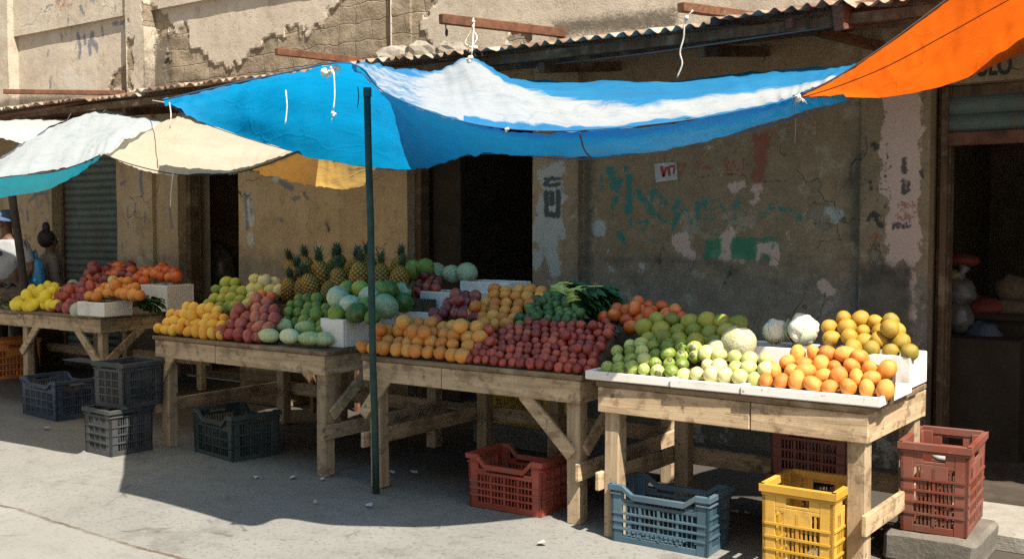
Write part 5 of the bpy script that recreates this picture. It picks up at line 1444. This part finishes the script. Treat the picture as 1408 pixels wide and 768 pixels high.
for px, py, d in ((569, 371, .155), (585, 367, .135), (556, 381, .12)):
    put('glime', 'ribbed', on_y(px, py, 5.95), d, 'large green papaya behind the grape box, next to the pineapples', 'green papayas behind the grapes')
for px, py, d in ((599, 377, .19), (621, 377, .145), (642, 375, .165)):
    put('cabbage', 'leafy', on_y(px, py, 6.2), d, 'pale round cabbage in the row on the rearmost foam box', 'cabbages on the rearmost foam box')
heap('dplum', 'round', [(566, 400), (608, 398), (612, 388), (600, 377), (580, 378), (568, 390)], 5.86, 1.17, 26, .075, 'pink red grape heaped in the foam box before the rearmost one', 'pink grapes in the foam box', None, alt=('plum', 'round', .5), riser=False, floor=1.1)

# ---- oranges and plums table
heap('orange', 'round', [(499, 480), (560, 487), (638, 497), (656, 478), (668, 458), (646, 438), (604, 444), (566, 440), (534, 452), (512, 460)], 4.79, TH + .045, 38, .09, 'orange in the front left heap of the table with the Y brace', 'front oranges on the table of oranges and plums', T3, extra=.16, front=True)
heap('dplum', 'round', [(588, 440), (650, 440), (664, 424), (664, 406), (634, 402), (606, 416)], 5.2, TH + .2, 32, .08, 'dark red plum in the small heap behind the front oranges', 'dark plums behind the front oranges', T3)
heap('orange', 'round', [(640, 440), (664, 446), (700, 447), (724, 426), (750, 408), (740, 396), (690, 395), (668, 402), (660, 424)], 5.22, TH + .19, 32, .088, 'orange in the shaded back heap, left of the dark limes', 'back oranges on the table of oranges and plums', T3, extra=.16)
heap('plum', 'round', [(642, 499), (720, 506), (812, 511), (826, 484), (848, 456), (838, 442), (806, 446), (764, 440), (742, 438), (704, 446), (668, 462), (654, 480)], 4.785, TH + .03, 33, .06, 'small red plum in the wide front heap of the table with the Y brace', 'red plums on the table of oranges and plums', T3, var=.14, extra=.08, sp=.99, front=True)
heap('dlime', 'round', [(708, 444), (760, 440), (800, 444), (806, 424), (790, 410), (764, 404), (738, 406), (724, 424)], 5.15, TH + .2, 27, .068, 'dark green lime in the heap between the oranges and the leafy bunch', 'dark limes on the table of oranges and plums', T3, extra=.2)
heap('tomato', 'oval', [(806, 440), (850, 444), (884, 458), (900, 450), (938, 442), (922, 420), (872, 418), (842, 428)], 5.2, TH + .17, 28, .085, 'orange red tomato in the shaded heap behind the plums', 'tomatoes at the back between the two right tables', T3, extra=.15)

# ---- nearest table
heap('lime', 'lime', [(816, 505), (870, 509), (946, 518), (956, 494), (958, 480), (910, 468), (872, 466), (850, 476)], 4.72, TH + .062, 36, .074, 'striped lime in the left foam tray of the nearest table', 'limes on the nearest table', T4, floor=TH + .022, extra=.1, front=True)
heap('guava', 'round', [(950, 516), (1042, 527), (1060, 518), (1062, 494), (1040, 484), (986, 480), (962, 492)], 4.72, TH + .066, 38, .08, 'pale yellow guava in the middle foam tray', 'guavas on the nearest table', T4, floor=TH + .022, extra=.1, front=True)
heap('orange', 'oval', [(1046, 526), (1100, 532), (1206, 539), (1240, 528), (1226, 500), (1190, 492), (1140, 482), (1080, 488), (1064, 498)], 4.72, TH + .066, 36, .079, 'sunlit orange in the right foam tray of the nearest table', 'oranges on the nearest table', T4, floor=TH + .022, extra=.14, front=True)
heap('greenor', 'round', [(880, 466), (934, 468), (986, 472), (1024, 462), (1028, 442), (992, 438), (892, 438), (872, 452)], 5.06, TH + .17, 38, .098, 'green skinned orange in the shaded heap behind the limes', 'green oranges on the nearest table', T4, extra=.06)
heap('gmango', 'oval', [(900, 472), (950, 476), (986, 476), (984, 468), (905, 466)], 4.98, TH + .14, 20, .08, 'dull green fruit in the hollow between limes and green oranges', 'dull green fruit behind the limes', T4, extra=0)
heap('yorange', 'round', [(1128, 472), (1190, 482), (1258, 484), (1260, 466), (1232, 438), (1152, 436), (1136, 452)], 5.28, TH + .19, 40, .088, 'yellow orange stacked in the large foam box at the right end', 'yellow oranges in the right foam box', T4, riser=False, floor=.96, extra=.05)
p = on_y(1015, 470, 5.04); put('gmelon', 'ribbed', p, .175, 'single big netted melon lying among the guavas and green oranges', None, (.3, .2, .5))
p = on_y(985, 479, 4.98); put('gmelon', 'ribbed', p, .1, 'small grey green melon half hidden behind the limes', None)
for px, py, d, lab in ((1066, 455, .135, 'left white cauliflower on the foam box'), (1103, 453, .17, 'larger right white cauliflower on the foam box')):
    y = 5.34
    o = empty('cauliflower', on_y(px, py, y), 0, lab, 'cauliflower')
    c = on_y(px, py, y); mb = MB()
    mb.ball(c, d * .46, 26, 18, lambda q: 1 + .22 * mnoise.noise(q * 2.2 + Vector((px, 0, 0))) + .16 * abs(mnoise.noise(q * 5)) + .08 * mnoise.noise(q * 11))
    mb.build('head', M_FR['cauli'], o, smooth=True)
    for k in range(3):
        a = k * 2.1 + px; mb = MB()
        dr = Vector((math.cos(a), math.sin(a), 0)); sd = Vector((-dr.y, dr.x, 0)); v = []
        for q in range(6):
            t = q / 5; ph = -1.3 + t * 1.9
            cc = c + (dr * math.cos(ph) + Vector((0, 0, math.sin(ph)))) * d * (.52 + .06 * t)
            w = d * .26 * math.sin(math.pi * (.18 + .75 * t))
            for e in (-1, -.4, .4, 1): v.append(cc + sd * w * e - dr * abs(e) * d * .1)
        mb.add(v, [(q * 4 + e, q * 4 + e + 1, q * 4 + e + 5, q * 4 + e + 4) for q in range(5) for e in range(3)])
        mb.build('leaf', M_FR['cabbage'], o, smooth=True)

# ---- leafy bunches
def leaf_bunch(c, along, n, L, label, stems=True, mat=M_LEAF, spread=.1, lean=.5):
    o = empty('leaf_bunch', c, 0, label, 'greens')
    c = Vector(c); al = Vector(along).normalized(); sd = al.cross(Vector((0, 0, 1))).normalized(); up = sd.cross(al)
    st, lf = MB(), MB()
    for k in range(n):
        a = random.uniform(-1, 1); b = random.uniform(0, 1)
        base = c + sd * a * spread + up * b * spread * .9
        d = (al + sd * a * .35 + up * random.uniform(-.1, .5)).normalized()
        l = L * random.uniform(.8, 1.15)
        pts = [base, base + d * l * .5, base + d * l + up * -.02]
        if stems: st.tube(pts, [.011, .009, .006], 5)
        w = random.uniform(.022, .04); tip = pts[2]
        s2 = (sd + up * random.uniform(-.6, .6)).normalized()
        v = []
        for q in range(5):
            t = q / 4; ww = w * math.sin(math.pi * (.1 + .85 * t))
            cc = tip + d * (t - .25) * .15 + up * (-.05 * t * t) + Vector((0, 0, -.02 * t))
            v += [cc - s2 * ww + up * .008, cc, cc + s2 * ww + up * .008]
        lf.add(v, [(q * 3 + e, q * 3 + e + 1, q * 3 + e + 4, q * 3 + e + 3) for q in range(4) for e in range(2)])
    if stems: st.build('stems', M_STEM, o, smooth=True)
    lf.build('leaves', mat, o, smooth=True)
    return o
p = on_y(812, 420, 5.5)
leaf_bunch(p + Vector((-.07, -.04, .0)), (1, -.1, .0), 120, .13, 'large bunch of dark leafy greens with pale stems behind the limes', spread=.105)
p = on_y(772, 408, 5.58)
leaf_bunch(p + Vector((-.06, 0, .03)), (1, .1, -.05), 40, .16, 'small bunch of green stems lying left of the large leafy bunch', spread=.04)
mb = MB(); a, b = on_y(800, 440, 5.5), on_y(858, 440, 5.5); mb.box(a.x - .12, b.x + .06, 5.4, 5.62, TH + .004, 1.04); mb.build('display_riser', M_RISER, T3)
p = on_y(820, 446, 5.14); leaf_bunch(p + Vector((-.05, 0, -.03)), (1, 0, .1), 26, .04, 'small wad of pale shredded leaves on top of the red plums', False, M_GREYLEAF, .045)
p = on_z(116, 424, TH); 
leaf_bunch(on_y(205, 412, 5.75) + Vector((-.05, 0, -.03)), (1, -.2, 0), 40, .06, 'dark leaves lying between the two foam boxes of the far left table', False, M_LEAF, .07)
# greens on the table at the left edge
for px, py, y, L, n, mat, lab in ((4, 428, 5.95, .16, 60, M_LEEK, 'pale green leafy heap at the left edge beside the lemons'), (12, 400, 6.25, .13, 70, M_GREYLEAF, 'grey wilted greens heaped below the person in the white shirt'), (40, 402, 6.3, .1, 50, M_GREYLEAF, 'grey wilted greens heaped below the leaning pole'), (-12, 408, 6.15, .13, 60, M_GREYLEAF, 'grey wilted greens heaped at the very left edge')):
    leaf_bunch(on_y(px, py, y) + Vector((-.12, 0, -.08)), (1, -.2, .1), n, L, lab, False, mat, .17)
mb = MB(); mb.box(-11.5, -10.1, 6.0, 6.6, TH * .93 + .004, .96); mb.build('display_riser', M_RISER, T0)
# ================================================================== goods inside the right doorway
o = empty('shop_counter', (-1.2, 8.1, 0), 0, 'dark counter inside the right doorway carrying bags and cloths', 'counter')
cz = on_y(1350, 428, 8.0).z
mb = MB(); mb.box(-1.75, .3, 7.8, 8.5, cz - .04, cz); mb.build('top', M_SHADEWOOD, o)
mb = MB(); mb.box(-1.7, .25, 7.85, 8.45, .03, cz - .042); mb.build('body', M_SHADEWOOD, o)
def bag(px, py, y, r, mat, name, cat, lab, tie=False, parent=None):
    c = on_y(px, py, y); mb = MB()
    mb.ball(c, r, 22, 14, lambda d: 1 + .16 * mnoise.noise(d * 2.3 + Vector((px, 0, 0))) + .07 * abs(mnoise.noise(d * 6 + Vector((0, px, 0)))))
    if tie:
        t = c + Vector((0, 0, r[2])); mb.tube([t - Vector((0, 0, .03)), t + Vector((.01, 0, .03)), t + Vector((.04, 0, .09))], [.05, .02, .05], 8)
    ob = mb.build(name, mat, smooth=True); return tag(ob, lab, cat)
bag(1316, 437, 7.75, (.11, .1, .11), M_BAG, 'plastic_bag', 'bag', 'lower cloudy plastic bag just inside the right doorway')
bag(1318, 402, 7.78, (.12, .1, .1), M_BAG, 'plastic_bag', 'bag', 'upper cloudy plastic bag just inside the right doorway', True)
bag(1320, 358, 7.85, (.13, .1, .05), M_REDCLOTH, 'cloth_bundle', 'cloth', 'dark red cloth bundle above the cloudy plastic bags')
bag(1312, 379, 7.8, (.07, .06, .045), M_FR['custard'], 'pale_gourd', 'gourd', 'small pale gourd wedged under the dark red cloth bundle')
bag(1352, 423, 7.95, (.16, .12, .08), M_REDCLOTH, 'cloth_bundle', 'cloth', 'low brownish red cloth bundle right of the plastic bags')
bag(1392, 398, 8.05, (.12, .1, .1), M_BAGBROWN, 'sack', 'sack', 'brown sack at the back of the shop counter, upper of two')
bag(1390, 424, 7.98, (.16, .1, .07), M_BAGBROWN, 'sack', 'sack', 'brown sack on the shop counter, lower of two')
bag(1352, 468, 7.74, (.13, .09, .13), M_CR_NAVY, 'plastic_drum', 'drum', 'dark blue rounded drum in the shadow in front of the shop counter')
mb = MB(); mb.box(-1.72, -1.25, 7.4, 7.745, .03, on_y(1316, 450, 7.75).z - .04); ob = mb.build('goods_chest', M_SHADEWOOD, bevel=.01); tag(ob, 'dark chest just inside the right doorway under the plastic bags', 'chest')
bag(296, 372, 7.9, (.28, .2, .32), M_BAG, 'plastic_sack', 'sack', 'grey plastic sack in the dark of the left doorway')
mb = MB(); p = on_y(294, 400, 7.9); mb.box(p.x - .3, p.x + .3, 7.75, 8.1, .03, p.z - .1); ob = mb.build('dark_cupboard', M_RISER, bevel=.01); tag(ob, 'dark low cupboard inside the left doorway under the grey sack', 'cupboard')

# scraps on the pavement
for i, (px, py, s) in enumerate(((65, 589, .04), (507, 695, .035), (352, 657, .03), (402, 657, .035), (443, 659, .025), (539, 650, .03), (570, 650, .04), (434, 691, .02), (745, 748, .035), (1010, 705, .03), (1028, 707, .025))):
    p = on_z(px, py, .006); mb = MB(); n = 7
    vs = [p + Vector((math.cos(a) * s * random.uniform(.5, 1), math.sin(a) * s * random.uniform(.4, .8), random.uniform(.002, .02))) for a in [2 * math.pi * k / n for k in range(n)]]
    mb.add(vs + [p + Vector((0, 0, .018))], [(k, (k + 1) % n, n) for k in range(n)])
    o = mb.build('paper_scrap', M_PAPER); s_ = o.modifiers.new('t', 'SOLIDIFY'); s_.thickness = .001
    tag(o, 'small crumpled white paper scrap lying on the pavement', 'litter', 'paper scraps on the pavement')

# ================================================================== people
def skin(name, joints, edges, mat, parent, sub=2, post=None):
    """one continuous surface grown round a skeleton of (position, radius)"""
    me = bpy.data.meshes.new(name)
    me.from_pydata([j[0] for j in joints], edges, [])
    o = bpy.data.objects.new(name, me); COL.objects.link(o)
    o.modifiers.new('skin', 'SKIN').use_smooth_shade = True
    sv = me.skin_vertices[0].data
    for i, j in enumerate(joints):
        r = j[1]; sv[i].radius = (r, r) if not isinstance(r, tuple) else r
    sv[0].use_root = True
    o.modifiers.new('sub', 'SUBSURF').levels = sub
    bpy.context.view_layer.update()
    m2 = bpy.data.meshes.new_from_object(o.evaluated_get(bpy.context.evaluated_depsgraph_get()))
    bpy.data.objects.remove(o); bpy.data.meshes.remove(me)
    m2.name = name
    if post: post(m2)
    m2.materials.clear(); m2.polygons.foreach_set('use_smooth', [True] * len(m2.polygons))
    return link_mesh(name, m2, mat, parent)

def person(loc, face, h, label, skin_m, torso_m, leg_m, arms, hat=None, long_coat=False):
    o = empty('person', loc, face, label, 'person')
    k = h / 1.75
    V = lambda x, y, z: (x * k, y * k, z * k)
    # local: facing -y
    J = [(V(0, 0, .95), .13 * k), (V(0, .0, 1.15), .125 * k), (V(0, 0, 1.36), .14 * k), (V(0, 0, 1.46), .07 * k), (V(0, -.015, 1.54), .055 * k), (V(0, -.03, 1.62), .088 * k), (V(0, -.02, 1.70), .085 * k)]
    E = [(0, 1), (1, 2), (2, 3), (3, 4), (4, 5), (5, 6)]
    for s in (-1, 1):
        n = len(J)
        J += [(V(s * .1, 0, .86), .1 * k), (V(s * .11, -.01, .48), .065 * k), (V(s * .115, .01, .09), .045 * k), (V(s * .125, -.13, .04), .035 * k)]
        E += [(0, n), (n, n + 1), (n + 1, n + 2), (n + 2, n + 3)]
        el, ha = arms[0 if s < 0 else 1]
        n = len(J)
        J += [(V(s * .19, 0, 1.39), .058 * k), (V(*el), .042 * k), (V(*ha), .03 * k)]
        E += [(2, n), (n, n + 1), (n + 1, n + 2)]
        # palm and five fingers
        e, w = Vector(el), Vector(ha); d = (w - e).normalized(); sd = d.cross(Vector((0, -1, .2))).normalized(); n0 = n + 2
        n = len(J); pm = w + d * .075
        J.append((V(*pm), .03 * k)); E.append((n0, n))
        for f in range(4):
            m = len(J); b = pm + d * .02 + sd * (f - 1.5) * .02
            c = b + d * (.035, .045, .05, .038)[f]; t = c + d * .022 + Vector((0, -.012, -.01))
            J += [(V(*c), .0085 * k), (V(*t), .0075 * k)]; E += [(n, m), (m, m + 1)]
        m = len(J); b = w + d * .03 - sd * .035; J += [(V(*(b + d * .03 - sd * .012)), .009 * k)]; E += [(n, m)]
    def face_fn(me):
        for v in me.vertices:
            x, y, z = (c / k for c in v.co)
            if z > 1.545:
                c = Vector((0, -.025, 1.645)); r = Vector((x, y, z)) - c
                f = Vector((0, -1, 0)).dot(r.normalized())
                if f > .78 and abs(x) < .02 and -.04 < z - 1.645 < .02: v.co.y -= .014 * k          # nose
                if f > .6 and .012 < z - 1.645 < .04 and .015 < abs(x) < .05: v.co.y += .008 * k        # eye sockets
                v.co.x *= .9
    b = skin('body', J, E, skin_m, o, 3, face_fn)
    for s in (-1, 1):
        mb = MB(); mb.ball(V(s * .032, -.108, 1.655), (.013 * k, .009 * k, .009 * k), 10, 6)
        ob = mb_local(mb, 'eye', M_EYE, b)
        mb = MB(); mb.ball(V(s * .032, -.116, 1.655), (.006 * k, .004 * k, .006 * k), 8, 5); mb_local(mb, 'pupil', M_HAIR, b)
        mb = MB(); mb.ball(V(s * .083, -.005, 1.64), (.012 * k, .022 * k, .032 * k), 8, 6); mb_local(mb, 'ear', skin_m, b)
    mb = MB(); mb.ball(V(0, -.108, 1.592), (.024 * k, .008 * k, .006 * k), 10, 5); mb_local(mb, 'lips', M_REDCLOTH, b)
    # clothes follow the skeleton a little further out
    Js = [(V(0, 0, .93 if not long_coat else .75), (.165 * k, .125 * k) if not long_coat else (.2 * k, .16 * k)), (V(0, 0, 1.12), .148 * k), (V(0, 0, 1.34), .16 * k), (V(0, .0, 1.45), .085 * k) if not long_coat else (V(0, .0, 1.52), .082 * k)]
    Es = [(0, 1), (1, 2), (2, 3)]
    for i, s in enumerate((-1, 1)):
        el = Vector(arms[i][0]); sh = Vector((s * .19, 0, 1.39)); n = len(Js)
        Js += [(V(*sh), .075 * k), (V(*sh.lerp(el, .8 if not long_coat else 1.0)), .066 * k)]; Es += [(2, n), (n, n + 1)]
        if long_coat: Js.append((V(*Vector(arms[i][0]).lerp(Vector(arms[i][1]), .85)), .05 * k)); Es.append((n + 1, n + 2))
    skin('shirt' if not long_coat else 'coat', Js, Es, torso_m, o, 2)
    Jt = [(V(0, 0, .98), .148 * k)]; Et = []
    for s in (-1, 1):
        n = len(Jt); Jt += [(V(s * .1, 0, .84), .118 * k), (V(s * .11, -.01, .48), .09 * k), (V(s * .115, .005, .13), .075 * k)]; Et += [(0, n), (n, n + 1), (n + 1, n + 2)]
    skin('trousers', Jt, Et, leg_m, o, 2)
    return o, b, k, V
def mb_local(mb, name, mat, parent):
    me = bpy.data.meshes.new(name); me.from_pydata(mb.v, [], mb.f); me.polygons.foreach_set('use_smooth', [True] * len(me.polygons))
    return link_mesh(name, me, mat, parent)

# the vendor in the white shirt, turned towards the stalls
c = on_z(13, 600, 0); hd = at_d(10, 316, 11.9)
P1, b1, k1, V1 = person((hd.x, hd.y, 0), math.radians(28), 1.78, 'person in a white T-shirt and blue denim cap standing behind the greens', M_SKIN, M_SHIRT, M_DARKCLOTH,
    [((-.27, .03, 1.12), (-.22, -.16, .95)), ((.27, .03, 1.12), (.23, -.15, .96))])
mb = MB(); mb.ball(V1(0, -.0, 1.70), (.108 * k1, .125 * k1, .085 * k1), 20, 12, lambda d: 1 if d.z > -.25 else .92); cap = mb_local(mb, 'cap', M_CAP, P1)
mb = MB(); v = []
for q in range(4):
    for e in range(9):
        a = -1.1 + 2.2 * e / 8; r = .115 + .085 * q / 3 * math.cos(a * .9)
        v.append(V1(math.sin(a) * (.1 + .012 * q), -math.cos(a) * r - .005, 1.705 - .012 * q - .02 * abs(math.sin(a))))
n = len(v); v += [(p[0], p[1], p[2] - .006) for p in v]
f = [(q * 9 + e, q * 9 + e + 1, q * 9 + e + 10, q * 9 + e + 9) for q in range(3) for e in range(8)]
f += [tuple(i + n for i in t[::-1]) for t in f] + [(27 + e, 27 + e + 1, 27 + e + 1 + n, 27 + e + n) for e in range(8)]
mb.add(v, f); mb_local(mb, 'brim', M_CAP, cap)
mb = MB(); mb.ball(V1(.02, -.168, 1.3), (.03 * k1, .008, .03 * k1), 10, 5); mb_local(mb, 'chest_print', M_DARKCLOTH, P1)

hd = at_d(67, 333, 12.25)
P2, b2, k2, V2 = person((hd.x, hd.y, 0), math.radians(165), 1.56, 'person with dark tied-up hair in a grey brown coat standing by the wall', M_SKIN, M_JACKET, M_DARKCLOTH,
    [((-.25, .0, 1.12), (-.18, -.14, .98)), ((.25, .0, 1.12), (.18, -.14, .98))], long_coat=True)
mb = MB(); mb.ball(V2(0, .03, 1.665), (.108 * k2, .112 * k2, .12 * k2), 20, 12, lambda d: 1 + .08 * mnoise.noise(d * 4)); mb.ball(V2(0, .03, 1.81), (.05 * k2, .05 * k2, .07 * k2), 12, 8, lambda d: 1 + .1 * mnoise.noise(d * 4)); mb_local(mb, 'hair', M_HAIR, P2)

c = on_y(51, 386, 6.62)
mb = MB(); mb.ball((c.x, c.y, c.z), (.12, .09, .26), 18, 12, lambda d: 1 + .14 * mnoise.noise(d * 3)); mb.tube([(c.x, c.y, c.z + .22), (c.x - .04, c.y, c.z + .34), (c.x - .08, c.y, c.z + .3)], [.03, .02, .015], 8)
o = mb.build('plastic_bag', M_BAGBLUE, smooth=True); tag(o, 'bright blue plastic bag between the two people', 'bag')
mb = MB(); mb.box(c.x - .3, c.x + .16, 6.48, 6.8, 0, c.z - .22); o = mb.build('wooden_chest', M_RISER, bevel=.01); tag(o, 'dark wooden chest behind the greens under the blue bag', 'chest')

# ================================================================== camera, light, world
cam = bpy.data.cameras.new('camera'); co = bpy.data.objects.new('camera', cam); COL.objects.link(co)
cam.sensor_width = 36; cam.lens = F_PX / 1408 * 36; cam.clip_end = 1000; cam.clip_start = .05
fw = Vector((AX[0] * math.cos(PITCH), AX[1] * math.cos(PITCH), -math.sin(PITCH)))
co.location = (0, 0, CAM_H); co.rotation_euler = fw.to_track_quat('-Z', 'Y').to_euler()
scene.camera = co

SUN = Vector((.63, -.30, 1.0)).normalized()
sl = bpy.data.lights.new('sun', 'SUN'); so = bpy.data.objects.new('sun', sl); COL.objects.link(so)
sl.energy = 5.0; sl.angle = math.radians(.5); sl.color = (1.0, .92, .79)
so.rotation_euler = (-SUN).to_track_quat('-Z', 'Y').to_euler(); so.location = (3, -3, 8)
w = bpy.data.worlds.new('World'); scene.world = w; w.use_nodes = True
nt = w.node_tree; nt.nodes.clear()
sky = nt.nodes.new('ShaderNodeTexSky'); sky.sky_type = 'NISHITA'; sky.sun_disc = False
sky.sun_elevation = math.asin(SUN.z); sky.sun_rotation = math.atan2(SUN.x, SUN.y)
sky.air_density = 1.0; sky.dust_density = 2.5; sky.ozone_density = 1.0
bg = nt.nodes.new('ShaderNodeBackground'); bg.inputs[1].default_value = .052
ou = nt.nodes.new('ShaderNodeOutputWorld'); hs = nt.nodes.new('ShaderNodeHueSaturation'); hs.inputs['Saturation'].default_value = .25      # a white, hazy sky
nt.links.new(sky.outputs[0], hs.inputs['Color']); nt.links.new(hs.outputs[0], bg.inputs[0]); nt.links.new(bg.outputs[0], ou.inputs[0])
scene.view_settings.view_transform = 'Standard'; scene.view_settings.look = 'None'
scene.view_settings.gamma = 1.0; scene.view_settings.use_curve_mapping = False
scene.view_settings.exposure = 1.12
scene.cycles.max_bounces = 8; scene.cycles.diffuse_bounces = 5; scene.cycles.glossy_bounces = 3; scene.cycles.transmission_bounces = 5
scene.cycles.use_denoising = False; scene.cycles.caustics_reflective = False; scene.cycles.caustics_refractive = False
scene.cycles.sample_clamp_indirect = 6.0
if hasattr(bpy.context.view_layer, 'cycles'): pass
